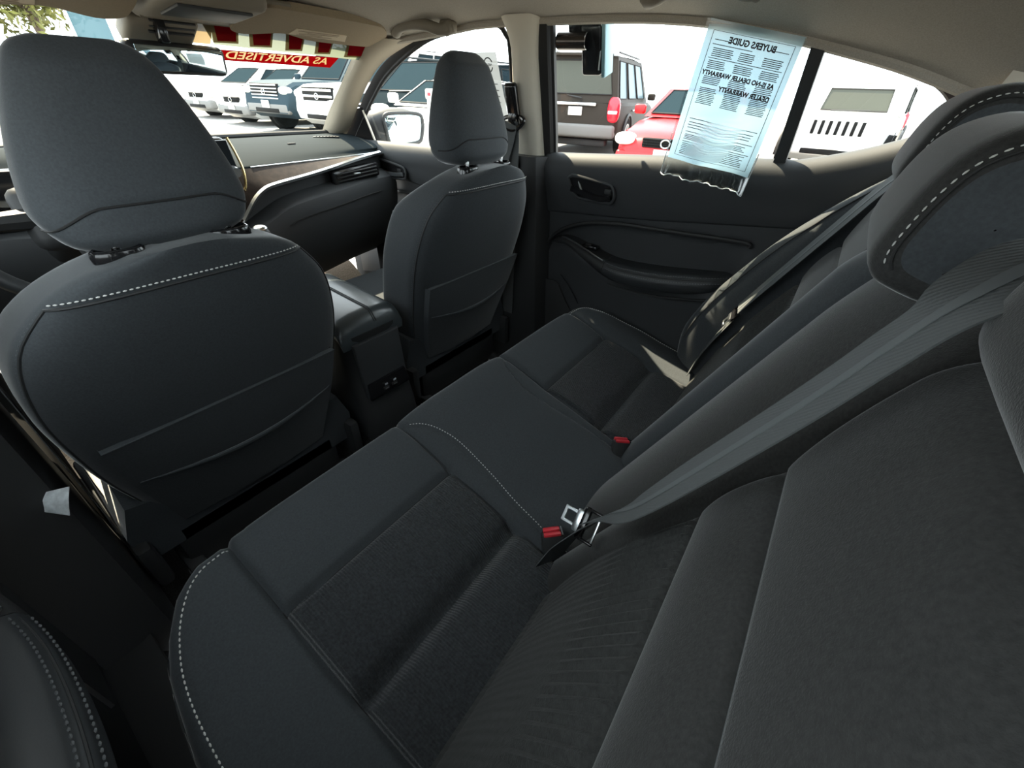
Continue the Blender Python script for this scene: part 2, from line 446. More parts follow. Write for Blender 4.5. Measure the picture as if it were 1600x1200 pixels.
BELT_R = [(-0.30,0.965),(-0.25,0.948),(-0.20,0.920),(-0.116,0.885),(0.0,0.852),(0.046,0.849),(0.2,0.840),(0.4,0.826),(0.70,0.806)]
BELT_F = [(0.80,0.798),(1.2,0.785),(1.5,0.776),(1.66,0.772),(1.86,0.765)]
CRS_R = [(-0.30,0.735),(-0.03,0.703),(0.17,0.680),(0.355,0.660),(0.70,0.632)]
CRS_F = [(0.80,0.640),(1.15,0.632),(1.35,0.640),(1.60,0.668),(1.86,0.69)]

def door(s, n, front):
    side = ('passenger' if s > 0 else 'driver') if front else ('right' if s > 0 else 'left')
    t = thing('door_%d' % n, 'black inner panel of the %s %s car door' % (side, 'front' if front else 'rear'), None, (s*0.72, 1.3 if front else 0.3, 0.0), kind='structure')
    belt = BELT_F if front else BELT_R; crs = CRS_F if front else CRS_R
    y0, y1 = (0.865, 1.86) if front else (-0.30, 0.70)
    NY = 60
    ys = [lerp(y0, y1, k/NY) for k in range(NY+1)]
    rows = []
    for y in ys:
        b = sinterp(belt, y); c = sinterp(crs, y)
        prof = [(0.742,b-0.004),(0.726,b+0.004),(0.712,b+0.003),(0.698,b-0.006),(0.688,b-0.020),(0.684,b-0.040),(0.685,b-0.06),(0.690,lerp(b,c,0.55)),(0.697,lerp(b,c,0.8)),(0.702,c+0.012),(0.705,c+0.004),(0.713,c)]
        rows.append([(s*x, y, z) for x, z in cr2(prof)])
    up = MB().grid(rows).build('upper_panel', PLD, t)
    # lower panel with the armrest recess
    if front: arch = [(1.66,0.47),(1.62,0.56),(1.52,0.59),(1.35,0.598),(1.05,0.590),(0.92,0.57),(0.90,0.50),(0.98,0.47)]
    else: arch = [(0.70,0.49),(0.645,0.566),(0.558,0.613),(0.435,0.636),(0.252,0.644),(0.060,0.651),(0.036,0.636),(0.058,0.596),(0.10,0.50),(0.42,0.475),(0.60,0.53)]
    ac = c2(arch, 6, True)
    rows = []
    for y in ys:
        c = sinterp(crs, y); row = []
        for k in range(61):
            z = lerp(c+0.010, 0.07, k/60)
            d = d_poly((y, z), ac); ins = in_poly((y, z), ac); sd = d if ins else -d
            x = 0.714 + 0.022*sstep(-0.006, 0.018, sd) - 0.010*sstep(0.38, 0.20, z)
            row.append((s*x, y, z))
        rows.append(row)
    lo = MB().grid(rows).build('lower_panel', PLD, t)
    top = [p for p in ac if p[1] > (0.585 if front else 0.60)] if front else c2([(0.70,0.49),(0.645,0.566),(0.558,0.613),(0.435,0.636),(0.252,0.644),(0.060,0.651),(0.040,0.640)], 6)
    if front: top = c2(arch[0:6], 6)
    MB().tube([(s*0.709, y, z) for y, z in top], 0.006, 8).build('recess_rim', PLB, lo)
    # armrest and pull handle
    if front: A = [(1.66,0.690,0.545,0.02),(1.60,0.682,0.54,0.03),(1.50,0.668,0.525,0.04),(1.40,0.652,0.51,0.05),(1.25,0.642,0.515,0.055),(1.05,0.642,0.525,0.055),(0.95,0.66,0.53,0.05),(0.90,0.70,0.535,0.04)]
    else: A = [(0.645,0.700,0.553,0.016),(0.60,0.690,0.562,0.022),(0.52,0.676,0.546,0.036),(0.43,0.655,0.525,0.046),(0.36,0.645,0.522,0.052),(0.25,0.643,0.530,0.055),(0.15,0.650,0.543,0.052),(0.08,0.668,0.553,0.045),(0.03,0.705,0.560,0.03)]
    def ring(a):
        y, xi, zt, th = a; r = th*0.42
        pts = [(0.735, zt+0.004), (xi+0.045, zt+0.003), (xi+0.018, zt+0.001), (xi+0.005, zt-r*0.35), (xi, zt-r), (xi+0.002, zt-th+r*0.6), (xi+0.014, zt-th), (0.735, zt-th-0.01)]
        return [(s*p[0], y, p[1]) for p in pts]
    ysA = [p[0] for p in A]; dec = list(reversed(A))
    def at(y): return (y, sinterp([(p[0],p[1]) for p in dec], y), sinterp([(p[0],p[2]) for p in dec], y), sinterp([(p[0],p[3]) for p in dec], y))
    ymid = 1.40 if front else 0.43
    pull = MB().loft([ring(at(lerp(A[0][0], ymid, k/14))) for k in range(15)]).build('pull_handle', PLB, t)
    rest = MB().loft([ring(at(lerp(ymid-0.001, A[-1][0], k/24))) for k in range(25)]).build('armrest', LEATH, t)
    pts = [at(lerp(A[0][0]-0.03, ymid+0.005, k/12)) for k in range(13)]
    MB().tube([(s*(p[1]+0.010), p[0], p[2]+0.001) for p in pts], 0.0032, 6).build('silver_edge', SAT, pull)
    pts = [at(lerp(ymid-0.01, A[-1][0]+0.03, k/24)) for k in range(25)]
    MB().tube([(s*(p[1]+0.006), p[0], p[2]-0.008) for p in pts], 0.0016, 6).build('seam', PLB, rest)
    for dz in (0.001, 0.016):
        stitches('stitching', [(s*(p[1]+0.0105-dz*0.65), p[0], p[2]-dz+0.001) for p in pts], rest, THRD)
    low = [at(lerp(ymid-0.02, A[-1][0]+0.02, k/20)) for k in range(21)]
    MB().tube([(s*0.668, p[0], p[2]-p[3]-0.018) for p in low], 0.004, 6).build('armrest_base_rim', PLB, rest)
    MB().loft([[(s*0.735, p[0], p[2]-p[3]+0.01), (s*(p[1]+0.012), p[0], p[2]-p[3]+0.01), (s*0.668, p[0], p[2]-p[3]-0.016), (s*0.735, p[0], p[2]-p[3]-0.05)] for p in low]).build('armrest_base', PLD, rest)
    # window switch on the pull handle
    ysw = ymid+0.075; p = at(ysw)
    sw = MB().rbox((s*(p[1]+0.035), ysw, p[2]+0.006), (0.03, 0.055, 0.012), 0.003).build('window_switch', PLG, pull)
    MB().rbox((s*(p[1]+0.035), ysw+0.006, p[2]+0.013), (0.018, 0.022, 0.006), 0.002).build('switch_key', PLB, sw)
    cup = at(ymid-0.03)
    # release handle in its bezel
    if front: hb = [(1.590,0.700),(1.565,0.718),(1.50,0.716),(1.385,0.702),(1.362,0.688),(1.362,0.668),(1.38,0.656),(1.49,0.652),(1.535,0.660)]
    else: hb = [(0.600,0.747),(0.592,0.757),(0.575,0.760),(0.470,0.749),(0.448,0.740),(0.440,0.724),(0.440,0.708),(0.447,0.699),(0.462,0.696),(0.548,0.697),(0.566,0.702),(0.579,0.715)]
    hc = c2(hb, 5, True); xh = 0.684
    MB().plate(hc if s > 0 else hc, (s*0.6865, 0, 0), (0,1,0), (0,0,1), -0.0015*s).build('handle_recess', PLG, t)
    bz = MB().tube([(s*(xh-0.001), y, z) for y, z in hc], 0.0048, 8, closed=True).build('handle_bezel', PLD, t)
    if front: lv = [(1.575,0.690),(1.54,0.678),(1.49,0.670),(1.43,0.668),(1.372,0.674)]
    else: lv = [(0.586,0.722),(0.55,0.716),(0.51,0.707),(0.475,0.706),(0.448,0.714)]
    lp = cr([(s*(xh-0.006), y, z) for y, z in lv], 6)
    MB().sweep(lp, [(-0.006,-0.004),(0.006,-0.004),(0.008,0),(0.006,0.004),(-0.006,0.004),(-0.008,0)], (0,0,1)).build('release_lever', SAT if front else PLG, t)
    yb = lv[1][0]
    MB().tube([(s*(xh+0.004), yb+0.018, hb[1][1]-0.010), (s*(xh-0.002), yb, lv[1][1]+0.004)], 0.0028, 6).build('lever_edge', SAT, t)
    if front: pk = (1.40,0.685)
    else: pk = (0.462,0.728)
    MB().rbox((s*(xh+0.002), pk[0], pk[1]), (0.010, 0.022, 0.014), 0.003).build('lock_tab', PLB, t)
    # speaker grille
    sp = [(1.80,0.38),(1.62,0.40),(1.52,0.33),(1.48,0.22),(1.80,0.16)] if front else [(0.705,0.392),(0.632,0.402),(0.612,0.394),(0.575,0.335),(0.535,0.285),(0.53,0.16),(0.70,0.14)]
    MB().plate(sp, (s*0.704, 0, 0), (0,1,0), (0,0,1), -0.006*s if s > 0 else 0.006, 0.002).build('speaker_grille', PLB, t)
    MB().tube([(s*0.700, y, z) for y, z in sp[:5]], 0.003, 6).build('grille_rim', PLB, t)
    k2 = [(0.604,0.428),(0.56,0.385),(0.524,0.340)] if not front else [(1.58,0.43),(1.54,0.38),(1.50,0.34)]
    MB().tube(cr([(s*0.701, y, z) for y, z in k2], 5), 0.0025, 6).build('trim_crease', PLD, t)
    # outer skin and the window frame
    rows = [[(s*(0.745+0.15*math.sin(math.pi*min(1, 1.15*k/10))**0.7), y, lerp(sinterp(belt, y)-0.006, -0.02, k/10)) for k in range(11)] for y in ys[::6]]
    MB().grid(rows).build('outer_skin', PAINTW, t)
    if front:
        MB().rbox((s*0.684, 1.24, 0.245), (0.080, 0.70, 0.25), 0.02, 3).build('door_pocket_blocker', MBLK, t)  # matte black box added to hide the sunlit footwell floor behind it
        fr = [(0.862,1.128),(0.866,0.95),(0.868,0.795)]
        tri = [(1.87,0.760),(1.590,0.772),(1.594,0.830),(1.600,0.895),(1.66,0.885),(1.78,0.825),(1.89,0.770)]
        MB().loft([[(s*(xs(z)-0.010), y, z) for y, z in tri], [(s*(xs(z)-0.002), y, z) for y, z in tri]]).build('mirror_sail', MBLK, t)
        c_a = [(1.62,0.890),(1.53,0.955),(1.37,1.042),(1.17,1.100),(1.02,1.122)]; c_b = [(1.600,0.862),(1.515,0.925),(1.374,1.006),(1.17,1.082),(1.02,1.108)]
        MB().grid([[(s*(xs(z)-0.010), y, z) for y, z in c2(c_a, 5)], [(s*(xs(z)-0.006), y, z) for y, z in c2(c_b, 5)]]).build('window_surround', RUB, t)
        MB().tube([(s*(xs(0.775)-0.012), 1.588, 0.775), (s*(xs(0.83)-0.012), 1.591, 0.83), (s*(xs(0.885)-0.012), 1.597, 0.885)], 0.0045, 6).build('sail_edge', CRM, t)
        op = [(0.848,0.795),(0.818,1.05),(0.826,1.10),(0.870,1.124),(1.02,1.112),(1.17,1.086),(1.374,1.010),(1.515,0.928),(1.66,0.828),(1.72,0.785)]
        MB().tube(cr([(s*(xs(z)-0.004), y, z) for y, z in op], 5), 0.0065, 6).build('window_seal', RUB, t)
    else:
        # upright frame at the front, upper frame, division post and quarter edge
        MB().sweep([(s*(xs(z)-0.012), 0.690+0.004*k, z) for k, z in enumerate([1.124,1.05,0.95,0.86,0.80])], [(-0.016,-0.012),(0.016,-0.012),(0.016,0.012),(-0.016,0.012)], (0,1,0)).build('window_frame', RUB, t)
        MB().sweep([(s*(xs(z)-0.006), 0.665+0.004*k, z) for k, z in enumerate([1.135,1.05,0.95,0.86,0.805])], [(-0.005,-0.006),(0.005,-0.006),(0.005,0.006),(-0.005,0.006)], (0,1,0)).build('window_channel', PLB, t)
        MB().sweep([(s*(xs(z)-0.008), lerp(0.036,0.040,k/4), z) for k, z in enumerate([1.066,1.01,0.95,0.88,0.835])], [(-0.013,-0.010),(0.013,-0.010),(0.013,0.010),(-0.013,0.010)], (0,1,0)).build('division_post', PLB, t)
        MB().tube(cr([(s*(xs(z)-0.002), y, z) for y, z in [(0.035,1.070),(-0.10,1.034),(-0.172,1.012),(-0.215,0.982),(-0.228,0.955),(-0.215,0.928)]], 6), 0.009, 8).build('quarter_seal', mat_seal, t)
    if s < 0 and not front:
        for o in list(t.children):
            if o.name.split('.')[0] not in ('window_surround','window_frame','window_channel','division_post','quarter_seal','window_seal','mirror_sail','sail_edge'): o.location.x -= 0.055
    return t
def cr2(prof):
    return [(p.x, p.y) for p in cr([(a, b, 0) for a, b in prof], 3)]
mat_seal = mat('brown_black_seal', (0.06, 0.045, 0.042), 0.6)
door(1, 1, False); door(1, 2, True); door(-1, 3, False); door(-1, 4, True)

def glass(s, n, poly, label):
    pc = poly
    v = [(s*(xs(z)+0.004), y, z) for y, z in pc]
    return tag(MB().add(v, [tuple(range(len(v)))]).build('window_%d' % n, GLASS, smooth=False), label, kind='structure')
for s, k in ((1, 3), (-1, 6)):
    sd = 'right' if s > 0 else 'left'
    glass(s, k, [(0.70,0.79),(0.70,1.15),(0.42,1.145),(0.27,1.13),(0.137,1.11),(0.036,1.09),(0.040,0.83),(0.2,0.82),(0.4,0.80)], '%s rear door window glass' % sd)
    glass(s, k+1, [(0.040,0.83),(0.036,1.09),(-0.10,1.05),(-0.20,1.015),(-0.26,0.96),(-0.26,0.92),(-0.2,0.90),(-0.1,0.86)], 'small %s quarter window glass' % sd)
    glass(s, k+2, [(0.86,0.78),(0.84,1.06),(0.86,1.15),(1.02,1.14),(1.17,1.11),(1.374,1.03),(1.515,0.95),(1.66,0.85),(1.76,0.76)], '%s front door window glass' % sd)

# ================================================================ rear bench seat
bench = thing('rear_bench_seat', 'dark grey fabric rear bench seat with three headrests across the car', 'car seat', (0, 0.2, 0.0))
YF = [(0,0.498),(0.40,0.500),(0.53,0.494),(0.58,0.480),(0.62,0.450),(0.65,0.408),(0.67,0.365),(0.69,0.27),(0.70,0.15)]
PZ = [(-0.02,0.258),(0.06,0.268),(0.17,0.290),(0.25,0.314),(0.33,0.337),(0.40,0.362),(0.45,0.377),(0.50,0.384)]
CST = [(0.172,0.46),(0.150,0.435),(0.134,0.395),(0.128,0.345),(0.136,0.268),(0.147,0.197),(0.152,0.135),(0.155,0.06)]
def g(d, dep, w): return -dep*math.exp(-(d/w)**2)
def cushion_z(x, y):
    ax = abs(x); z = sinterp(PZ, y)
    yf = sinterp(YF, ax)
    ins = sstep(0.172, 0.19, ax)*(1-sstep(0.52, 0.545, ax))
    # pillows between the seams
    z += 0.010*ins*math.sin(math.pi*max(0, min(1, (y-0.17)/0.16)))**0.6 if 0.17 < y < 0.33 else 0
    z += 0.008*ins*math.sin(math.pi*max(0, min(1, (y-0.0)/0.17)))**0.6 if 0.0 < y < 0.17 else 0
    z += 0.006*ins*math.sin(math.pi*max(0, min(1, (y-0.33)/0.16)))**0.7 if 0.33 < y < 0.49 else 0
    z += ins*g(y-0.17, 0.020, 0.016) + ins*g(y-0.332, 0.010, 0.006)
    # long seams
    z += g(ax-0.535, 0.011, 0.0055) + g(ax-0.181, 0.010, 0.0055)*(1 if y > -1 else 0)
    z += 0.012*sstep(0.54, 0.60, ax)                                    # outer bolster
    if ax < 0.18: z += 0.014*(1-(ax/0.18)**4)*sstep(0.0, 0.12, y)
    if ax < 0.20 and y > 0.05: z += g(d_poly((ax, y), CST, False), 0.0045, 0.004)
    # pocket around the buckles
    z += -0.016*math.exp(-(((ax-0.158)/0.030)**2 + ((y-0.085)/0.045)**2))
    # rolled edge
    d = min(yf - y, (0.70-ax)*1.0)
    if ax > 0.50: d = min(d, d_poly((ax, y), [(a, b) for a, b in YF], False))
    Rr = 0.034
    if d < Rr: z -= Rr - math.sqrt(max(0, Rr*Rr-(Rr-d)**2))
    return z
NX, NT = 300, 130
def ucoord(j):
    u = -1.06 + 2.12*j/NX; return u
allp = []; rows_z = []
for i in range(NT+1):
    t = 1.12*i/NT; row = []
    for j in range(NX+1):
        u = ucoord(j); x = max(-1, min(1, u))*0.6999; yf = sinterp(YF, abs(x))
        tt = min(t, 1.0); tt = 1-(1-tt)**1.25; y = lerp(-0.02, yf-0.0005, tt)
        z = cushion_z(x, y)
        sk = max(0.0, t-1)/0.12 + max(0.0, abs(u)-1)/0.06
        z = lerp(z, 0.07, min(1, sk)); y -= 0.03*min(1, max(0, t-1)/0.12)
        row.append((x, y, z))
    rows_z.append(row)
def region(x, y, t, u):
    ax = abs(x); sd = 'l' if x < 0 else 'r'
    if ax < 0.181: return 'c'
    if ax > 0.535: return 'b'+sd
    return ('i' if y < 0.332 else 'f')+sd
parts = {}
for i in range(NT):
    for j in range(NX):
        a = rows_z[i][j]; b = rows_z[i][j+1]; c = rows_z[i+1][j+1]; d = rows_z[i+1][j]
        k = region((a[0]+c[0])/2, (a[1]+c[1])/2, 0, 0)
        m = parts.setdefault(k, MB()); m.add([a, b, c, d], [(0, 1, 2, 3)])
RN = {'c': ('cushion_centre', FAB, 'centre seat cushion panel'), 'bl': ('cushion_bolster', FAB, None), 'br': ('cushion_bolster', FAB, None), 'il': ('cushion_insert', FAB2, None), 'ir': ('cushion_insert', FAB2, None), 'fl': ('cushion_front', FAB, None), 'fr': ('cushion_front', FAB, None)}
for k, m in parts.items():
    o = m.build(RN[k][0], RN[k][1], bench)
# underlay so no light shows through the seams
def on_cush(pts, lift=0.001): return [(x, y, cushion_z(x, y)+lift) for x, y in pts]
def c2d(pts, n=10): return [(p.x, p.y) for p in cr([(a, b, 0) for a, b in pts], n)]
for s in (-1, 1):
    stitches('bolster_stitching', on_cush(c2d([(s*0.538,0.466),(s*0.580,0.452),(s*0.618,0.418),(s*0.645,0.372),(s*0.660,0.325),(s*0.668,0.26),(s*0.672,0.18),(s*0.672,0.05)], 14)), bench)
    stitches('centre_stitching', on_cush(c2d([(s*(a-0.0055), b) for a, b in CST], 10)), bench, THR if s < 0 else THRD, w=0.0010, dash=0.0035)

for s in (-1, 1):
    for seam in ([(s*0.535, lerp(0.0, 0.470, k/50)) for k in range(51)], [(s*0.181, lerp(0.12, 0.478, k/50)) for k in range(51)], [(s*lerp(0.183, 0.533, k/40), 0.332) for k in range(41)]):
        MB().tube(on_cush(seam, -0.0005), 0.0015, 5).build('cushion_seam', RUB, bench)

# ---- backrest: x across, h up the reclined plane, o out of it
REC = R(25); BP0 = Vector((0, 0.05, 0.28)); BUP = Vector((0, -math.sin(REC), math.cos(REC))); BN = Vector((0, math.cos(REC), math.sin(REC)))
def bk(x, h, o): p = BP0 + BUP*h + BN*o; return (x, p.y, p.z)
HT = 0.655
def back_o(x, h):
    ax = abs(x); o = 0.0
    seat = sstep(0.235, 0.27, x) + sstep(-0.236, -0.252, x)
    if x > 0:
        o += 0.036*(math.sin(math.pi*max(0, min(1, (x-0.10)/0.14)))**0.55 if 0.10 < x < 0.24 else 0)*sstep(0.66, 0.52, h)
    if -0.15 < x < 0.10: o += 0.032*math.sin(math.pi*(x+0.15)/0.25)**0.5*sstep(0.72, 0.5, h)
    if -0.24 < x < -0.15: o += 0.018*math.sin(math.pi*(x+0.24)/0.09)**0.6*sstep(0.70, 0.5, h)
    o += g(x-0.10, 0.014, 0.007) + g(x+0.15, 0.012, 0.006) + g(x-0.245, 0.012, 0.010) + g(x+0.24, 0.004, 0.008)
    # seats: lumbar pillow, seams
    if seat > 0:
        o += seat*(g(h-0.368, 0.009, 0.006) + g(h-0.476, 0.0045, 0.004) + 0.014*math.sin(math.pi*max(0, min(1, (h-0.02)/0.35)))**0.8*(1 if h < 0.37 else 0) + 0.010*(math.sin(math.pi*max(0, min(1, (h-0.368)/0.108)))**0.7 if h > 0.368 else 0)*(1 if h < 0.476 else 0) + 0.016*(math.sin(math.pi*max(0, min(1, (h-0.476)/0.22)))**0.6 if h > 0.476 else 0))
        # vertical ribs of the insert
        if h < 0.362 and 0.25 < ax < 0.53: o += 0.0022*math.sin(x*2*math.pi/0.0120)*sstep(0.20, 0.30, h)*sstep(0.364, 0.355, h)
    # rounded top
    d = HT - h
    if d < 0.06: o -= 0.06 - math.sqrt(max(0, 0.0036-(0.06-d)**2))
    return o
NXB, NH = 400, 220
hs = [lerp(-0.03, HT, (i/NH)) for i in range(NH+1)]
rows_b = []
for h in hs:
    rows_b.append([bk(x, h, back_o(x, h)) for x in [lerp(-0.60, 0.60, j/NXB) for j in range(NXB+1)]])
rows_b.append([bk(lerp(-0.60, 0.60, j/NXB), HT-0.02, -0.12) for j in range(NXB+1)])
rows_b.append([bk(lerp(-0.60, 0.60, j/NXB), -0.03, -0.12) for j in range(NXB+1)])
pb = {}
for i in range(len(rows_b)-1):
    h = hs[min(i, NH)]
    for j in range(NXB):
        x = lerp(-0.60, 0.60, (j+0.5)/NXB)
        if i >= NH: k = 'rear'
        elif -0.15 < x < 0.10: k = 'ctr'
        elif 0.10 <= x < 0.245: k = 'ra'
        elif -0.24 < x <= -0.15: k = 'rl'
        else: k = ('ins' if (h < 0.368 and 0.25 < abs(x)) else 'mid' if h < 0.476 else 'top') + ('l' if x < 0 else 'r')
        pb.setdefault(k, MB()).add([rows_b[i][j], rows_b[i][j+1], rows_b[i+1][j+1], rows_b[i+1][j]], [(0, 1, 2, 3)])
NB = {'rear': ('backrest_shell', PLB), 'ctr': ('backrest_centre', FABB), 'ra': ('backrest_ridge', FAB), 'rl': ('backrest_ridge', FABB)}
for k, m in pb.items():
    nm, mm = NB.get(k, ({'ins': 'backrest_insert', 'mid': 'backrest_band', 'top': 'backrest_upper'}[k[:3]] if k not in NB else '', {'ins': FABR, 'mid': FABB, 'top': FABB}[k[:3]] if k not in NB else None))
    m.build(nm, mm, bench)
for s in (-1, 1):
    pth = [bk(s*lerp(0.25, 0.59, k/40), 0.4795, back_o(s*lerp(0.25, 0.59, k/40), 0.4795)+0.0002) for k in range(41)]
    MB().tube(pth, 0.0007, 6).build('backrest_seam', THRD, bench)
# outer side bolsters
def bolster(s):
    prot = [(0.0,0.085),(0.05,0.112),(0.10,0.126),(0.20,0.130),(0.30,0.120),(0.40,0.103),(0.50,0.075),(0.58,0.045),(0.64,0.012),(0.665,-0.02)]
    rings = []
    for k in range(40):
        h = lerp(0.0, 0.665, k/39); p = sinterp(prot, h); xi = 0.595; xo = 0.712
        sec = [(xi, -0.06), (xi, p*0.25), (xi+0.006, p*0.62), (xi+0.020, p*0.90), (xi+0.042, p), (xi+0.070, p*0.985), (xo-0.022, p*0.90), (xo-0.004, p*0.6), (xo, 0.0), (xo, -0.06)]
        rings.append([bk(s*a, h, b) for a, b in sec])
    o = MB().loft(rings).build('side_bolster', FAB, bench)
    MB().tube([bk(s*(0.595+0.018), lerp(0.06, 0.60, k/30), sinterp(prot, lerp(0.06, 0.60, k/30))*0.88+0.0005) for k in range(31)], 0.0015, 6).build('bolster_seam', PLB, o)
    return o
bolster(1); bolster(-1)

# ---- rear headrests
HP = [(-0.166,0.838),(-0.149,0.848),(-0.143,0.866),(-0.148,0.895),(-0.157,0.925),(-0.170,0.948),(-0.190,0.963),(-0.215,0.970),(-0.245,0.964),(-0.268,0.940),(-0.276,0.90),(-0.270,0.86),(-0.250,0.838),(-0.205,0.830)]
def rear_headrest(cx, dy, dz, hw, label):
    pf = cr([(0, a, b) for a, b in HP], 4, closed=True)
    cy = sum(p.y for p in pf)/len(pf); cz = sum(p.z for p in pf)/len(pf)
    prof = [(-1.0,0.0),(-1.0,0.45),(-0.995,0.70),(-0.975,0.84),(-0.93,0.935),(-0.85,0.985),(-0.70,1.0),(-0.3,1.0),(0.3,1.0),(0.70,1.0),(0.85,0.985),(0.93,0.935),(0.975,0.84),(0.995,0.70),(1.0,0.45),(1.0,0.0)]
    rings = []
    for a, k in prof:
        bul = 1.0 + 0.03*(1-abs(a))
        rings.append([(cx+a*hw, cy+(p.y-cy)*max(k, 0.01)*bul+dy, cz+(p.z-cz)*max(k, 0.01)+dz) for p in pf])
    n = len(pf); band = MB(); sides = MB()
    hd = MB().grid(rings[2:-2], cu=True).build('headrest', FABB, bench)
    for rr in (rings[:3], rings[-3:]):
        MB().grid(rr, cu=True).build('side_panel', FAB, hd)
    def edge(side, kx, kk, i0, i1):
        return [(cx+side*hw*kx+side*0.0008, cy+(p.y-cy)*kk+dy, cz+(p.z-cz)*kk+dz) for p in (pf[i % n] for i in range(i0, i1))]
    for sd in (-1, 1):
        stitches('headrest_stitching', cr(edge(sd, 0.978, 0.845, 6, 34), 3), hd, THR, dash=0.0042, gap=0.003, w=0.0008)
        MB().tube(edge(sd, 0.990, 0.79, 4, 36), 0.0012, 5).build('headrest_seam', RUB, hd)
        MB().tube(cr([(cx+sd*(hw+0.0005), -0.192+dy, 0.862+dz), (cx+sd*(hw+0.0015), -0.215+dy, 0.884+dz), (cx+sd*(hw+0.0005), -0.255+dy, 0.892+dz)], 6), 0.0012, 5).build('headrest_seam', RUB, hd)
        MB().tube([(cx+sd*0.06, -0.215+dy, 0.76+dz), (cx+sd*0.06, -0.212+dy, 0.85+dz)], 0.006, 10).build('headrest_post', CHR, hd)
    hd['label'] = label
    return hd
rear_headrest(0.0, 0.0, 0.0, 0.127, 'middle rear headrest')
rear_headrest(0.365, -0.016, 0.028, 0.130, 'right rear headrest')
rear_headrest(-0.370, -0.048, 0.012, 0.120, 'left rear headrest')

# ================================================================ front seats
def front_seat(cx, cy, dz, hr_up, label):
    t = thing('front_seat', label, 'car seat', (cx, cy, 0), group=None, local=True)
    W = [(0.14,0.172),(0.20,0.185),(0.30,0.207),(0.40,0.230),(0.50,0.243),(0.58,0.247),(0.65,0.238),(0.70,0.220),(0.74,0.188),(0.765,0.160),(0.785,0.120),(0.797,0.07)]
    def ring(z, n=64):
        w = sinterp(W, z); yr = -0.045 + (0.775-z)*0.306; top = sstep(0.70, 0.80, z)
        th = lerp(0.165, 0.085, top); yc = yr + th/2; out = []
        for k in range(n):
            a = 2*math.pi*k/n - math.pi/2
            ca, sa = math.cos(a), math.sin(a); e = 2/4.2
            px = w*math.copysign(abs(ca)**e, ca); py = th/2*math.copysign(abs(sa)**e, sa)
            if sa < 0: py -= 0.014*(1-(px/w)**2)                      # rear face bowed
            else: py += 0.025*sstep(0.55, 0.85, abs(px)/w) - 0.02*(1-abs(px)/w)
            out.append((px, yc+py+0.004, z+dz + (0.010*math.cos(px/w*math.pi/2) if z > 0.7 else 0)*top))
        return out
    zs = [0.14+0.6*k/40 for k in range(41)] + [0.752,0.762,0.770,0.777,0.783,0.788,0.792,0.795,0.797]
    rings = [ring(z) for z in zs]; n = 64
    rear, wrap = MB(), MB()
    for i in range(len(zs)-1):
        for k in range(n):
            q = [rings[i][k], rings[i][(k+1) % n], rings[i+1][(k+1) % n], rings[i+1][k]]
            kk = (k+0.5); back = kk < 12.0 or kk > 52.0                        # angles centred on the rear
            (rear if back and zs[i] < 0.752 else wrap).add(q, [(0, 1, 2, 3)])
    wrap.add(rings[-1], [tuple(range(n))]); wrap.add(rings[0], [tuple(range(n))])
    rear.build('rear_panel', FAB, t); wp = wrap.build('backrest', FAB, t)
    # seam and stitching around the rear panel
    edge = [rings[i][52] for i in range(2, 42)] ; edgeR = [rings[i][12] for i in range(2, 42)]
    zt = 41; topk = [rings[zt][k % n] for k in range(52, 77)]
    loop = edge + topk + list(reversed(edgeR))
    MB().tube(loop, 0.0022, 6).build('piping', PLB, wp)
    tp = [(p[0], p[1]-0.0022, p[2]+0.0065) for p in topk[1:-1]]
    stitches('top_stitching', tp, wp, THR, dash=0.0042, gap=0.0028, w=0.0012)
    stitches('side_stitching', [(p[0]*1.012, p[1]+0.006, p[2]) for p in edge[16:]], wp, THRD, dash=0.0042, gap=0.003, w=0.0010)
    # map pocket panel
    rows = []
    for i in range(24):
        v = i/23; row = []
        for j in range(31):
            u = -1+2*j/30; z = lerp(0.225, 0.505 + 0.006*math.cos(u*math.pi/2), v); w = sinterp(W, z)*0.86
            yr = -0.045+(0.775-z)*0.306; px = u*w
            row.append((px, yr - 0.014*(1-(px/sinterp(W, z))**2) - 0.0035 - 0.006*math.sin(math.pi*v)*(1-u*u), z+dz))
        rows.append(row)
    po = MB().grid(rows); b = [(p[0], p[1]+0.014, p[2]) for p in rows[-1]]; po.grid([rows[-1], b]); po.grid([[r[0] for r in rows], [(r[0][0], r[0][1]+0.02, r[0][2]) for r in rows]]); po.grid([[r[-1] for r in rows], [(r[-1][0], r[-1][1]+0.02, r[-1][2]) for r in rows]])
    pk = po.build('map_pocket', FAB, t)
    MB().tube([(p[0], p[1]-0.0003, p[2]) for p in rows[-1]], 0.0012, 6).build('pocket_hem', FAB, pk)
    sag = [(lerp(-0.19, 0.19, k/20), rows[15][int(lerp(0, 30, k/20))][1]-0.003, 0.405+dz-0.020*math.cos(lerp(-1, 1, k/20)*math.pi/2)) for k in range(21)]
    MB().tube(sag, [0.001+0.0035*math.sin(math.pi*k/20) for k in range(21)], 6).build('pocket_fold', FAB, pk)
    # lower trim below the backrest
    MB().rbox((0, 0.15, 0.14+dz), (0.40, 0.06, 0.16), 0.02).build('lower_trim', PLB, t)
    # seat cushion and base
    rc = []
    for k in range(20):
        v = k/19; y = 0.12+0.50*v; w = 0.25-0.02*v; zt_ = 0.30+0.05*v+dz; zb_ = 0.17+dz
        rc.append([(-w, y, zb_), (-w-0.005, y, zt_-0.05), (-w+0.02, y, zt_+0.02), (-w+0.09, y, zt_), (w-0.09, y, zt_), (w-0.02, y, zt_+0.02), (w+0.005, y, zt_-0.05), (w, y, zb_)])
    MB().loft(rc).build('cushion', FAB, t)
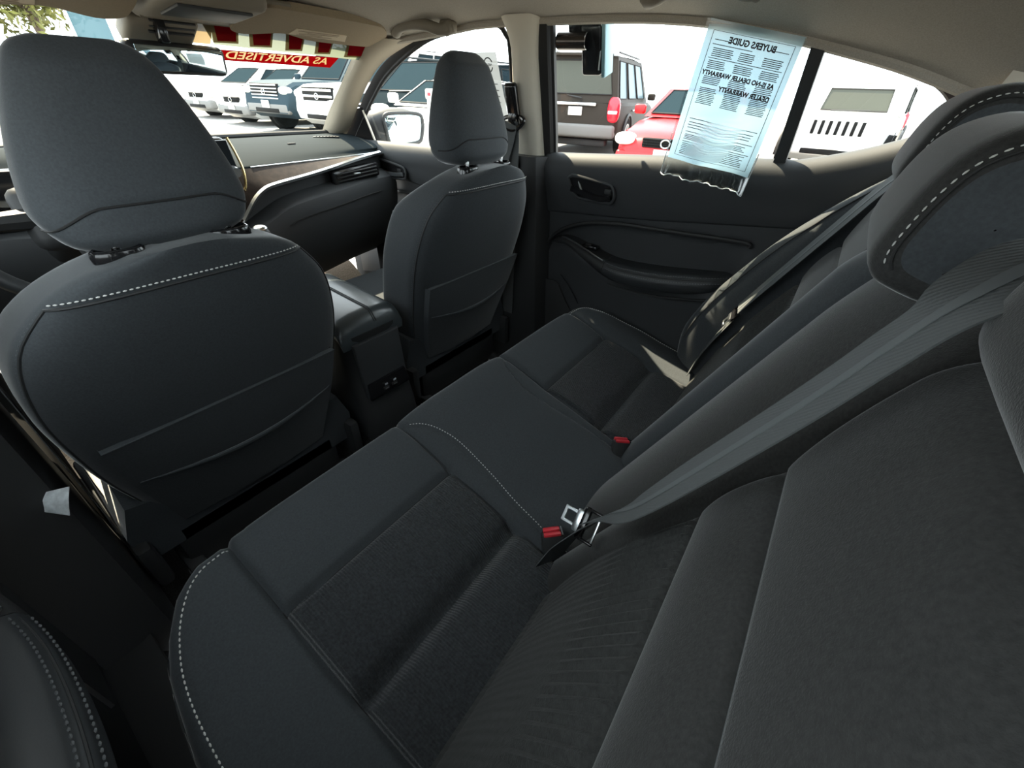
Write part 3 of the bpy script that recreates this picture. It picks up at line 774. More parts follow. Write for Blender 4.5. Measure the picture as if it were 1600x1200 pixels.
    for sx in (-1, 1):
        MB().rbox((sx*0.19, 0.33, 0.06), (0.035, 0.46, 0.05), 0.006).build('seat_rail', PLB, t)
        MB().rbox((sx*0.245, 0.30, 0.17+dz), (0.03, 0.42, 0.12), 0.012).build('side_shield', PLB, t)
        MB().rbox((sx*0.19, 0.11, 0.045), (0.04, 0.05, 0.03), 0.006).build('rail_cap', SAT, t)
    # headrest
    HW = [(0.782,0.088),(0.790,0.106),(0.805,0.118),(0.830,0.127),(0.860,0.124),(0.910,0.110),(0.966,0.088),(0.995,0.073),(1.010,0.058),(1.016,0.040)]
    hz0 = dz + hr_up
    def hring(z, nn=48):
        w = sinterp(HW, z); f = (z-0.782)/0.234
        th = lerp(0.130, 0.066, f**1.2)*(1 if z > 0.80 else lerp(0.7, 1, (z-0.782)/0.018))*(1 if z < 0.99 else lerp(1, 0.35, (z-0.99)/0.026)); yc = 0.046 + 0.022*f; out = []
        for k in range(nn):
            a = 2*math.pi*k/nn - math.pi/2; ca, sa = math.cos(a), math.sin(a); e = 2/3.0
            px = w*math.copysign(abs(ca)**e, ca); py = th/2*math.copysign(abs(sa)**e, sa)
            out.append((px, yc+py, z+hz0))
        return out
    hzs = [0.782,0.785,0.790,0.797,0.805]+[0.805+0.185*k/40 for k in range(1, 41)]+[0.996,1.002,1.007,1.011,1.014,1.016]
    hr = [hring(z) for z in hzs]; up, cap = MB(), MB(); nn = 48
    def seam_z(px): return 0.840 - 0.030*sstep(0.5, 1.15, abs(px)/0.126)
    # snap the closest row to the seam curve so that the split runs smoothly
    for i in range(len(hzs)):
        for k in range(nn):
            p = hr[i][k]; sz = seam_z(p[0])
            if abs(p[2]-hz0-sz) < 0.0024: hr[i][k] = (p[0], p[1] + (0.0018 if p[1] < 0.04 else -0.0018), sz+hz0)
    for i in range(len(hzs)-1):
        for k in range(nn):
            q = [hr[i][k], hr[i][(k+1) % nn], hr[i+1][(k+1) % nn], hr[i+1][k]]
            zm = sum(p[2] for p in q)/4 - hz0; xm = sum(p[0] for p in q)/4
            (cap if zm < seam_z(xm) else up).add(q, [(0, 1, 2, 3)])
    cap.add(hr[0], [tuple(range(nn))]); up.add(hr[-1], [tuple(range(nn))])
    hd = up.build('headrest', FAB, t); cap.build('headrest_base', FAB, hd)
    sp = []
    for k in range(-16, 17):
        # seam line over the rear of the headrest
        px = 0.124*math.sin(k/16*math.pi/2); z = seam_z(px); w = sinterp(HW, z); f = (z-0.782)/0.234; th = lerp(0.130, 0.066, f**1.2)
        sa = (1-min(1, abs(px/w))**(3.0))**(1/3.0); sp.append((px, 0.046+0.022*f - th/2*sa, z+hz0))
    MB().tube(sp, 0.0016, 6).build('headrest_seam', RUB, hd)
    for sx in (-1, 1):
        x = sx*0.071
        MB().tube([(x, 0.0, 0.76+dz), (x, 0.004, 0.80+dz+hr_up), (x, 0.010, 0.83+dz+hr_up)], 0.0062, 12).build('headrest_post', CHR, hd)
        gd = MB().loft([[(x+0.027*r*math.copysign(abs(math.cos(a))**0.8, math.cos(a)), 0.0+0.018*r*math.copysign(abs(math.sin(a))**0.8, math.sin(a)), zz+dz) for a in [2*math.pi*q/24 for q in range(24)]] for r, zz in ((1.15,0.778),(1.16,0.797),(1.08,0.803),(0.84,0.804),(0.66,0.798))]).build('post_guide', PLG, t)
        MB().tube([(x+0.026*math.cos(a), 0.0175*math.sin(a), 0.8035+dz) for a in [2*math.pi*q/28 for q in range(28)]], 0.0022, 6, closed=True).build('guide_rim', PLG, gd)
    MB().rbox((-0.071+0.034, 0.0, 0.803+dz), (0.010, 0.010, 0.008), 0.003).build('release_button', PLB, t)
    # side flap edge on the outer side
    return t
ds = front_seat(-0.378, 0.655, -0.020, 0.014, 'dark grey driver seat seen from behind, nearest the camera')
ps = front_seat(0.376, 0.688, 0.004, 0.024, 'dark grey front passenger seat beside the centre console')

# ================================================================ seat belts and buckles
def webbing(t, path, wd, w=0.047, name='webbing', rib=True):
    o = MB().ribbon(path, wd, w).build(name, BELT, t)
    if rib:
        P = [Vector(p) for p in path]; n = len(P)
        off = []
        for i, p in enumerate(P):
            tt = (P[min(i+1, n-1)]-P[max(i-1, 0)]).normalized(); sd = Vector(wd[i] if isinstance(wd, list) else wd); sd = (sd-tt*sd.dot(tt)).normalized(); q = tt.cross(sd)
            if q.y < 0: q = -q
            off.append(p+q*0.0011)
        MB().ribbon(off, wd, w*0.16, 0.0006).build('centre_rib', BELTR, o)
    return o
# middle belt, hanging over the left backrest
mbelt = thing('seat_belt', 'grey webbing middle seat belt hanging slack across the near rear backrest', 'seat belt', bk(-0.22, 0.05, 0.05))
bp_ = [bk(-0.185, 0.655, -0.06), bk(-0.19, 0.684, -0.02), bk(-0.215, 0.676, 0.022), bk(-0.262, 0.645, 0.046), bk(-0.273, 0.608, 0.050), bk(-0.277, 0.566, 0.050), bk(-0.278, 0.515, 0.050), bk(-0.276, 0.440, 0.050), bk(-0.270, 0.343, 0.050), bk(-0.246, 0.275, 0.050), bk(-0.228, 0.212, 0.051)]
bpath = cr(bp_, 8)
wds = [Vector((1, 0.10, 0.22)).lerp(Vector((0.62, -0.05, -0.75)), 0.85*sstep(0.70, 0.97, k/(len(bpath)-1))) for k in range(len(bpath))]
webbing(mbelt, bpath, wds)
tongue_c = Vector(bpath[-1])
def tongue(t, c, ux, uz, m=None):
    """slotted metal latch with a plastic grip: ux across the strap, uz along it"""
    ux = ux.normalized(); uz = (uz-ux*uz.dot(ux)).normalized(); un = ux.cross(uz)
    Mx = Matrix((ux, uz, un)).transposed()
    grip = MB().rbox(c, (0.050, 0.012, 0.009), 0.004, 2, Mx).build('tongue_grip', PLG, t)
    MB().rbox(c + uz*0.022 + un*0.001, (0.046, 0.004, 0.004), 0.0015, 2, Mx).build('tongue_bar', SAT, grip)
    for sx in (-1, 1): MB().rbox(c + ux*sx*0.022 + uz*0.013, (0.005, 0.024, 0.005), 0.002, 2, Mx).build('tongue_arm', PLG, grip)
    fr = MB(); cc = c - uz*0.022
    for sx in (-1, 1): fr.rbox(cc + ux*sx*0.010, (0.005, 0.032, 0.003), 0.001, 1, Mx)
    fr.rbox(cc - uz*0.014, (0.025, 0.006, 0.003), 0.001, 1, Mx)
    MB().rbox(c - uz*0.010, (0.034, 0.012, 0.008), 0.003, 2, Mx).build('tongue_neck', SAT, t)
    o = fr.build('latch_plate', SAT, t); o['kind'] = 'stuff'
    return grip
tongue(mbelt, Vector(bk(-0.214, 0.170, 0.052)), Vector((0.72, 0.03, 0.69)), Vector((-0.10, -0.85, 0.30)))
webbing(mbelt, cr([Vector(bk(-0.222, 0.19, 0.048)), Vector(bk(-0.215, 0.10, 0.045)), Vector(bk(-0.205, -0.005, 0.03))], 6), (0.55, -0.5, 0.5), rib=False, name='lower_webbing')
# right belt
rbelt = thing('seat_belt', 'grey webbing right rear seat belt beside the sunlit side bolster', 'seat belt', bk(0.56, 0.10, 0.04))
rp = cr([bk(0.500, 0.655, -0.03), bk(0.525, 0.668, 0.012), bk(0.548, 0.62, 0.034), bk(0.560, 0.50, 0.042), bk(0.566, 0.36, 0.05), bk(0.572, 0.24, 0.056)], 8)
webbing(rbelt, rp, (1, 0.18, 0.25))
tc_ = Vector(rp[-1]); tongue(rbelt, tc_ + Vector((0, 0.006, -0.018)), Vector((1, 0.18, 0.25)), Vector(rp[-4])-tc_)
webbing(rbelt, cr([tc_+Vector((0, 0.0, -0.02)), Vector(bk(0.58, 0.10, 0.04)), Vector(bk(0.585, 0.0, 0.02))], 6), (1, 0.1, 0), rib=False, name='lower_webbing')
# left belt beside the near side bolster
lbelt = thing('seat_belt', 'left rear seat belt lying along the near side bolster', 'seat belt', bk(-0.56, 0.10, 0.04))
lp_ = cr([bk(-0.565, 0.655, -0.03), bk(-0.570, 0.664, 0.01), bk(-0.575, 0.60, 0.02), bk(-0.58, 0.36, 0.02), bk(-0.58, 0.10, 0.03), bk(-0.585, 0.0, 0.02)], 8)
webbing(lbelt, lp_, (1, -0.1, 0.1))

def buckle(x, y, z, label, rx):
    t = thing('seat_belt_buckle', label, 'buckle', (x, y, z-0.05))
    Mx = Matrix.Rotation(R(-50), 3, 'Z') @ Matrix.Rotation(R(-22), 3, 'X') @ Matrix.Rotation(R(rx*0.4), 3, 'Y')
    c = Vector((x, y, z))
    ax = Mx @ Vector((0, 0, 1))
    MB().rbox(c - ax*0.030, (0.040, 0.026, 0.066), 0.006, 2, Mx).build('housing', PLB, t)
    bt = MB().rbox(c + ax*0.003 + Mx@Vector((0, 0.006, 0)), (0.032, 0.012, 0.010), 0.003, 2, Mx).build('release_button', RED, t)
    MB().rbox(c + ax*0.0035 - Mx@Vector((0, 0.008, 0)), (0.032, 0.010, 0.006), 0.002, 2, Mx).build('button_lip', RED, t)
    MB().rbox(c + ax*0.003 - Mx@Vector((0, 0.0015, 0)), (0.030, 0.003, 0.003), 0.001, 1, Mx).build('latch_slot', PLG, t)
    MB().tube([c + Mx@Vector((0.019, -0.012, 0.002)), c + Mx@Vector((0.019, 0.013, 0.004))], 0.0016, 6).build('metal_edge', CHR, t)
    return t
buckle(-0.157, 0.100, 0.300, 'red button buckle nearest the camera, under the hanging belt latch', -14)
buckle(0.157, 0.100, 0.300, 'red button buckle on the far side of the middle cushion', 14)

# front belts on the B pillars
def front_belt(s, label):
    t = thing('seat_belt', label, 'seat belt', (s*0.66, 0.77, 0.1))
    xi = lambda z: s*(xs(z)-0.062)
    sl = [Vector((xi(z)-s*0.004, 0.782, z)) for z in (0.985, 0.95, 0.90)]
    cov = MB().rbox((xi(0.925)-s*0.006, 0.785, 0.930), (0.024, 0.040, 0.125), 0.010, 3, Matrix.Rotation(s*R(-17), 3, 'Y')).build('height_adjuster', PLG, t)
    lpth = cr([(xi(0.88)-s*0.018, 0.745, 0.895), (xi(0.88)-s*0.022, 0.770, 0.872), (xi(0.88)-s*0.022, 0.80, 0.872), (xi(0.88)-s*0.018, 0.823, 0.895), (xi(0.88)-s*0.012, 0.80, 0.905), (xi(0.88)-s*0.012, 0.765, 0.905)], 5, True)
    MB().tube(lpth, 0.006, 8, closed=True).build('belt_loop', PLG, t)
    MB().rbox((xi(0.90)-s*0.014, 0.785, 0.905), (0.014, 0.030, 0.045), 0.005).build('loop_mount', PLG, t)
    webbing(t, cr([(xi(0.88)-s*0.026, 0.785, 0.893), (s*0.632, 0.785, 0.84), (s*0.630, 0.785, 0.60), (s*0.632, 0.79, 0.25)], 8), (0, 1, 0), rib=False)
    webbing(t, cr([(xi(0.88)-s*0.030, 0.786, 0.888), (s*0.625, 0.80, 0.84), (s*0.615, 0.84, 0.70), (s*0.615, 0.90, 0.45), (s*0.625, 0.93, 0.20)], 8), (0, 1, 0.1), rib=False, name='lap_webbing')
    return t
front_belt(1, 'front passenger seat belt hanging from the cream pillar')
dbelt = front_belt(-1, 'driver seat belt on the near pillar by the driver seat')
lab = MB().ribbon(cr([(-0.650, 0.679, 0.468), (-0.656, 0.670, 0.460), (-0.661, 0.664, 0.450), (-0.665, 0.663, 0.440)], 4), (0.59, -0.80, -0.10), 0.034, 0.0008).build('fabric_label', TAG)
tag(lab, 'small white printed fabric tag beside the driver seat', 'tag')

# ================================================================ centre console
con = thing('centre_console', 'black centre console with padded armrest lid between the front seats', 'console', (0, 1.0, 0.1))
rings = []
for k in range(24):
    v = k/23; y = 0.775 + 0.30*v
    zt = 0.478 + 0.022*v - 0.030*max(0, 1-v/0.10)**2
    w = 0.098 - 0.006*v
    rings.append([(-w, y, zt-0.040), (-w-0.003, y, zt-0.022), (-w+0.004, y, zt-0.008), (-w+0.022, y, zt), (-0.04, y, zt+0.006), (0.0, y, zt+0.008), (0.04, y, zt+0.006), (w-0.022, y, zt), (w-0.004, y, zt-0.008), (w+0.003, y, zt-0.022), (w, y, zt-0.040)])
lid = MB().loft(rings).build('armrest_lid', LIDM, con)
for dx in (-0.003, 0.003):
    MB().tube([(0.012+dx, 0.775+0.29*k/20, 0.4872 + 0.022*k/20*0.97 - (0.030*max(0, 1-(k/20*0.967)/0.10)**2)) for k in range(21)], 0.0014, 5).build('lid_seam', PLB, lid)
rings = []
for k in range(16):
    v = k/15; z = lerp(0.438, 0.12, v); y = 0.772 + 0.012*math.sin(v*math.pi) - 0.045*sstep(0.15, 0.9, v) ; w = 0.092
    rings.append([(-w, 1.10, z), (-w, y+0.035, z), (-w+0.008, y+0.012, z), (-w+0.024, y+0.002, z), (0, y-0.003, z), (w-0.024, y+0.002, z), (w-0.008, y+0.012, z), (w, y+0.035, z), (w, 1.10, z)])
MB().loft(rings).build('console_body', PLB, con)
rp_ = MB().plate([(-0.075,0.165),(0.075,0.165),(0.072,0.0),(-0.072,0.0)], (0, 0.7565, 0.255), (1, 0, 0), (0, 0.10, 1), 0.010, 0.006, 3).build('rear_face', PLD, con)
up_ = MB().plate([(-0.066,0.048),(0.060,0.048),(0.070,0.0),(-0.070,0.0)], (0, 0.7425, 0.252), (1, 0, 0), (0, 0.22, 1), 0.010, 0.003).build('port_panel', PLG, con)
for dx in (-0.018, 0.012):
    pr = MB().rbox((dx, 0.7345, 0.272), (0.018, 0.006, 0.008), 0.001).build('usb_port', PLB, up_)
    MB().rbox((dx, 0.732, 0.286), (0.010, 0.002, 0.006), 0.001).build('port_mark', TAG, up_)
    MB().rbox((dx, 0.731, 0.272), (0.012, 0.002, 0.003), 0.0005).build('port_tab', SAT, pr)
MB().rbox((0, 1.30, 0.44), (0.22, 0.46, 0.08), 0.02).build('console_top', PLB, con)
MB().rbox((0.0, 1.24, 0.482), (0.19, 0.30, 0.008), 0.004).build('wood_panel', mat('console_wood', (0.22, 0.14, 0.10), 0.4, coat=0.3, var=(50, 0.5)), con)
MB().rbox((0.0, 1.30, 0.24), (0.20, 0.50, 0.36), 0.02).build('console_base', PLB, con)
sh = thing('gear_shifter', 'black gear shift lever with silver cap on the console', 'gear lever', (-0.03, 1.22, 0.48))
MB().tube([(-0.03, 1.22, 0.47), (-0.03, 1.205, 0.53), (-0.03, 1.19, 0.57)], [0.022, 0.012, 0.012], 12).build('lever', PLB, sh)
kn = MB().ell((-0.03, 1.18, 0.600), (0.024, 0.028, 0.040), 16, 12, 0.8).build('knob', LEATH, sh)
MB().ell((-0.03, 1.176, 0.634), (0.018, 0.020, 0.008), 16, 8).build('knob_cap', SAT, kn)

# ================================================================ dashboard
dash = thing('dashboard', 'black dashboard with wood band and silver strip under the windshield', 'dashboard', (0, 1.6, 0.4))
xsn = [-0.70+1.40*k/70 for k in range(71)]
def front_y(x): return 1.475 + 0.05*(x/0.7)**2
rows = []
for x in xsn:
    fy = front_y(x); hump = 0.045*math.exp(-((x+0.39)/0.17)**4)
    prof = [(1.875, 0.765), (1.86, 0.785), (1.80, 0.792), (1.70, 0.790+hump*0.4), (1.60, 0.778+hump*0.9), (1.53, 0.762+hump), (fy+0.01, 0.748+hump*0.9), (fy, 0.743+hump*0.8), (fy-0.002, 0.738+hump*0.5)]
    rows.append([(x, y, z) for y, z in [(p.x, p.y) for p in cr([(a, b, 0) for a, b in prof], 3)]])
MB().grid(rows).build('top_pad', DSH, dash)
def strip_z(x):
    ax = abs(x)
    return sinterp([(0.0,0.575),(0.05,0.625),(0.09,0.662),(0.13,0.684),(0.17,0.692),(0.29,0.704),(0.42,0.719),(0.51,0.731),(0.62,0.742),(0.70,0.748)], ax)
def face_y(z, x): return front_y(x) - 0.055 + (z-0.69)*0.35*(1 if z > 0.69 else 0.4)
rows = []
for x in xsn:
    zt = 0.739; zb = min(strip_z(x), 0.736)
    rows.append([(x, face_y(lerp(zt, zb, k/5), x)+0.035*(1-k/5)*(1 if k == 0 else 1), lerp(zt, zb, k/5)) for k in range(6)])
MB().grid(rows).build('wood_band', WOOD, dash)
for s in (-1, 1):
    xx = [s*(0.03+0.63*k/50) for k in range(51)]
    MB().sweep([(x, face_y(strip_z(x), x)-0.006, strip_z(x)) for x in xx], [(-0.007,-0.004),(-0.005,0.003),(0.005,0.005),(0.007,-0.004)], (0, -0.3, 1)).build('silver_strip', SAT, dash)
    MB().tube([(x, front_y(x)-0.001, 0.741) for x in xx[8:]], 0.0025, 6).build('pad_edge', SAT, dash)
rows = []
for x in xsn:
    z0 = strip_z(x)-0.006; fy = face_y(z0, x)
    sh_ = sinterp([(0,0.56),(0.1,0.60),(0.2,0.635),(0.4,0.655),(0.55,0.668),(0.70,0.672)], abs(x))
    prof = [(fy, z0), (fy+0.03, z0-0.01), (fy+0.03, sh_+0.012), (fy-0.01, sh_+0.004), (fy-0.035, sh_-0.010), (fy-0.045, sh_-0.04), (fy-0.04, sh_-0.10), (fy-0.01, sh_-0.20), (fy+0.05, sh_-0.30), (fy+0.16, sh_-0.36)]
    rows.append([(x, a, b) for a, b in prof])
MB().grid(rows).build('lower_panel', PLD, dash)
gl = []
for k in range(25):
    x = lerp(0.16, 0.60, k/24); z0 = strip_z(x)-0.006; fy = face_y(z0, x); sh_ = sinterp([(0,0.56),(0.1,0.60),(0.2,0.635),(0.4,0.655),(0.55,0.668),(0.70,0.672)], abs(x)); gl.append((x, fy-0.0465, sh_-0.055))
MB().tube(gl, 0.0022, 6).build('glovebox_seam', RUB, dash)
# air vent at the far end
def vent(s):
    for_x = lambda u: s*lerp(0.40, 0.60, u)
    vt = MB().rbox((s*0.505, front_y(0.5)-0.050, 0.688), (0.215, 0.03, 0.050), 0.008, 2, Matrix.Rotation(-s*R(4), 3, 'Y')).build('air_vent', PLG, dash)
    for k in range(3):
        MB().rbox((s*0.505, front_y(0.5)-0.068, 0.676+0.012*k), (0.185, 0.006, 0.0035), 0.001, 1, Matrix.Rotation(-s*R(4), 3, 'Y')).build('vent_slat', PLB, vt)
    MB().rbox((s*0.50, front_y(0.5)-0.071, 0.690), (0.030, 0.006, 0.006), 0.002).build('vent_tab', SAT, vt)
vent(1); vent(-1)
# defrost grille on top of the pad
gr = MB().plate([(-0.05,-0.012),(0.05,-0.012),(0.05,0.012),(-0.05,0.012)], (0.565, 1.69, 0.7905), (0.85, -0.45, 0), (0.45, 0.85, 0), 0.002).build('defrost_grille', PLB, dash)
for k in range(7):
    MB().rbox((0.565+0.85*(k-3)*0.013, 1.69-0.45*(k-3)*0.013, 0.7935), (0.003, 0.02, 0.003), 0.001, 1, Matrix.Rotation(R(-28), 3, 'Z')).build('grille_bar', RUB, gr)
for x, y in ((0.16, 1.79), (0.37, 1.62)):
    MB().rbox((x, y, 0.792 if y > 1.7 else 0.783), (0.03, 0.008, 0.004), 0.001).build('pad_slot', RUB, dash)
# touch screen and cluster
scr = thing('touch_screen', 'upright touch screen with rounded warm metal rim on the dashboard', 'screen', (-0.02, 1.44, 0.70))
Mx = Matrix.Rotation(R(-12), 3, 'X')
MB().rbox((-0.045, 1.435, 0.772), (0.215, 0.035, 0.125), 0.017, 4, Mx).build('screen_body', PLG, scr)
MB().rbox((-0.035, 1.412, 0.778), (0.190, 0.004, 0.100), 0.002, 1, Mx).build('screen_face', mat('screen_glass', (0.02, 0.025, 0.03), 0.08), scr)
MB().tube(cr([(0.071, 1.44, 0.83), (0.078, 1.43, 0.79), (0.080, 1.418, 0.745), (0.070, 1.408, 0.705), (0.058, 1.402, 0.69)], 6), 0.004, 8).build('screen_rim', GOLD, scr)
MB().tube([(0.045, 1.405, 0.748), (0.045, 1.385, 0.744)], 0.014, 14).build('dial', SAT, scr)
clu = thing('instrument_cluster', 'black instrument cluster with lit red and pale marks behind the wheel', 'gauge', (-0.40, 1.48, 0.70))
MB().rbox((-0.40, 1.475, 0.735), (0.36, 0.05, 0.11), 0.012).build('cluster_body', PLG, clu)
MRED = mat('lit_red_mark', (0.5, 0.02, 0.03), 0.5, emit=((1.0, 0.10, 0.12), 0.6)); MWHT = mat('lit_pale_mark', (0.5, 0.45, 0.4), 0.5, emit=((1.0, 0.85, 0.72), 0.35))
for i, (mx, mz, mw_, mm) in enumerate([(-0.545,0.775,0.030,MRED),(-0.535,0.758,0.045,MWHT),(-0.545,0.742,0.030,MRED),(-0.525,0.726,0.040,MWHT),(-0.550,0.712,0.020,MWHT),(-0.50,0.700,0.05,MWHT)]):
    MB().rbox((mx, 1.4485, mz), (mw_, 0.003, 0.0045), 0.001).build('gauge_mark', mm, clu)
# steering wheel
sw_ = thing('steering_wheel', 'dark steering wheel in front of the driver seat', 'steering wheel', (-0.392, 1.25, 0.5))
Mw = Matrix.Rotation(R(-25), 3, 'X'); c0 = Vector((-0.392, 1.20, 0.735))
rim = [c0 + Mw @ Vector((0.185*math.cos(a), 0, 0.185*math.sin(a))) for a in [2*math.pi*k/56 for k in range(56)]]
MB().tube(rim, 0.0155, 10, closed=True).build('rim', LEATH, sw_)
MB().rbox(c0 + Mw@Vector((0, 0.03, 0)), (0.15, 0.05, 0.13), 0.03, 3, Mw).build('hub', PLB, sw_)
for a in (0, 180, 270):
    d = Vector((math.cos(R(a)), 0, math.sin(R(a)))); MB().tube([c0+Mw@(d*0.05+Vector((0,0.02,0))), c0+Mw@(d*0.18)], [0.022, 0.012], 8).build('spoke', PLB, sw_)
MB().tube([c0+Mw@Vector((0, 0.05, 0)), c0+Mw@Vector((0, 0.30, -0.02))], 0.045, 14).build('column', PLB, sw_)

# ================================================================ things on the roof and windshield
def visor(s, label):
    t = thing('sun_visor', label, 'sun visor', (s*0.34, 1.32, 1.09))
    def zv(y): return 1.092 - (y-1.30)*0.25
    out = [(0.118,1.325),(0.108,1.29),(0.112,1.21),(0.135,1.172),(0.20,1.163),(0.45,1.175),(0.510,1.19),(0.556,1.235),(0.572,1.285),(0.560,1.325),(0.535,1.338),(0.36,1.338),(0.29,1.318),(0.24,1.308),(0.16,1.338)]
    oc = c2(out, 4, True)
    v = MB().plate([(s*a, b) for a, b in oc], (0, 0, 1.092+1.30*0.25-0.010), (1, 0, 0), (0, 1, -0.25), 0.0001)
    bm_ = MB().plate([(s*a, (b)*math.sqrt(1+0.0625)) for a, b in oc], (0, 0, 1.092+1.30*0.25-0.009), (1, 0, 0), (0, 1, -0.25), 0.018, 0.006, 3)
    b_ = bm_.build('visor_panel', VIS, t)
    k = math.sqrt(1.0625)
    MB().plate([(s*0.265,1.262*k),(s*0.430,1.268*k),(s*0.452,1.312*k),(s*0.262,1.302*k)], (0, 0, 1.092+1.30*0.25-0.0105), (1, 0, 0), (0, 1, -0.25), 0.0012).build('warning_label', mat('label_paper', (0.62, 0.52, 0.38), 0.8), b_)
    lines = MB()
    for q in range(4):
        lines.rbox((s*(0.34+0.02*math.sin(q*2.1)), 1.272+0.009*q, 1.092-(1.272+0.009*q-1.30)*0.25-0.0112), (0.10+0.03*math.cos(q*1.7), 0.0028, 0.0006), 0)
    lo_ = lines.build('label_print', mat('label_ink', (0.25, 0.19, 0.13), 0.8), b_); lo_['kind'] = 'stuff'
    MB().tube([(s*0.10, 1.172, 1.128), (s*0.20, 1.168, 1.128)], 0.006, 8).build('hinge_rod', PNL, t)
    return t
visor(1, 'tan passenger sun visor with pale printed label'); visor(-1, 'tan driver sun visor above the driver')
def grab(yc, s, label, L=0.19):
    t = thing('grab_handle', label, 'handle', (s*0.59, yc, 1.12))
    xh = 0.612 if yc > 0.8 else 0.590; z0 = roof_z(xh-0.05, yc)-(0.024 if yc > 0.8 else 0.012)
    P = cr([(s*(xh-0.030), yc+L*0.62, z0+0.002+0.020), (s*(xh-0.055), yc+L*0.50, z0+0.012), (s*(xh-0.072), yc+L*0.28, z0+0.022), (s*(xh-0.074), yc, z0+0.026), (s*(xh-0.072), yc-L*0.28, z0+0.022), (s*(xh-0.055), yc-L*0.50, z0+0.012), (s*(xh-0.030), yc-L*0.62, z0+0.022)], 6)
    MB().tube(P, [0.018]*5+[0.0145]*(len(P)-10)+[0.018]*5, 12).build('grip', PNL, t)
    for q in (-1, 1): MB().rbox((s*(xh-0.034), yc+q*L*0.56, z0+0.020), (0.04, 0.045, 0.03), 0.010, 3).build('mount', PNL, t)
    return t
grab(1.095, 1, 'grey beige grab handle above the passenger window'); grab(0.265, 1, 'grey beige grab handle above the right rear window')
oc_ = thing('overhead_console', 'beige overhead console with black glossy panel on the headliner', 'overhead console', (0.02, 1.24, 1.13))
MB().rbox((0.02, 1.245, 1.118), (0.22, 0.22, 0.05), 0.018, 3, Matrix.Rotation(R(-6), 3, 'X')).build('console_shell', PNL, oc_)
MB().rbox((0.02, 1.215, 1.0945), (0.16, 0.10, 0.008), 0.003, 2, Matrix.Rotation(R(-6), 3, 'X')).build('dark_panel', PLB, oc_)
MB().tube([(-0.08, 1.325, 1.086), (0.12, 1.325, 1.086)], 0.003, 6).build('shell_edge', PNL, oc_)
rv = thing('rear_view_mirror', 'black rear view mirror hanging on a dark stalk', 'mirror', (0.02, 1.42, 1.0))
Mr = Matrix.Rotation(R(14), 3, 'Z') @ Matrix.Rotation(R(6), 3, 'X')
cm = Vector((0.0, 1.40, 1.012))
MB().rbox(cm, (0.255, 0.034, 0.066), 0.016, 4, Mr).build('mirror_shell', PLB, rv)
MB().rbox(cm + Mr@Vector((0, -0.0175, 0.0)), (0.225, 0.003, 0.050), 0.0012, 2, Mr).build('mirror_glass', MIRR, rv)
MB().tube([cm+Vector((-0.01, 0.015, 0.02)), cm+Vector((-0.015, 0.035, 0.05)), cm+Vector((-0.015, 0.05, 0.085))], 0.011, 10).build('stalk', PLG, rv)
sb_ = thing('sensor_cover', 'beige camera cover box behind the rear view mirror', 'cover', (-0.02, 1.45, 1.08))
MB().rbox((-0.02, 1.405, 1.076), (0.155, 0.10, 0.045), 0.014, 3, Matrix.Rotation(R(-28), 3, 'X')).build('cover_shell', PNL, sb_)
for k in range(3): MB().rbox((-0.005, 1.352+0.012*k, 1.082-0.010*k), (0.10, 0.004, 0.006), 0.001, 1, Matrix.Rotation(R(-28), 3, 'X')).build('cover_slat', PLB, sb_)
MB().rbox((-0.035, 1.36, 1.065), (0.022, 0.03, 0.05), 0.006).build('cover_post', PLG, sb_)

# banner stuck to the windshield
ban = thing('windshield_banner', 'translucent red and cream sale banner stuck inside the windshield', 'banner', (0.32, 1.40, 1.05))
def wsp(x, z, o=0.0): return Vector((x, ws(x, z)-0.010-o*0.86, z-o*0.5))
def wquad(pts, m, name, o, par, nx=6):
    """a film cut to a quad (x, z corners: tl, tr, br, bl) lying on the glass"""
    rows = []
    for i in range(5):
        v = i/4; row = []
        for j in range(nx+1):
            u = j/nx; x = lerp(lerp(pts[0][0], pts[1][0], u), lerp(pts[3][0], pts[2][0], u), v); z = lerp(lerp(pts[0][1], pts[1][1], u), lerp(pts[3][1], pts[2][1], u), v)
            row.append(wsp(x, z, o))
        rows.append(row)
    return MB().grid(rows).build(name, m, par)
bs = wquad([(0.045,1.105),(0.60,1.105),(0.585,1.040),(0.11,1.050)], BANW, 'banner_sheet', 0.0, ban, 16)
wquad([(0.040,1.105),(0.085,1.105),(0.100,1.050),(0.050,1.050)], BANC, 'cream_edge', 0.0012, ban)
for k, (xa, xb) in enumerate([(0.088,0.140),(0.185,0.235),(0.290,0.330),(0.385,0.425),(0.490,0.560)]):
    o1 = wquad([(xa-0.014,1.104),(xb+0.006,1.104),(xb+0.030,1.056-0.002*k),(xa+0.018,1.054-0.002*k)], BANC, 'stripe_border', 0.0014, ban)
    wquad([(xa-0.006,1.104),(xb,1.104),(xb+0.022,1.060-0.002*k),(xa+0.026,1.058-0.002*k)], BANR, 'red_stripe', 0.0020, ban)
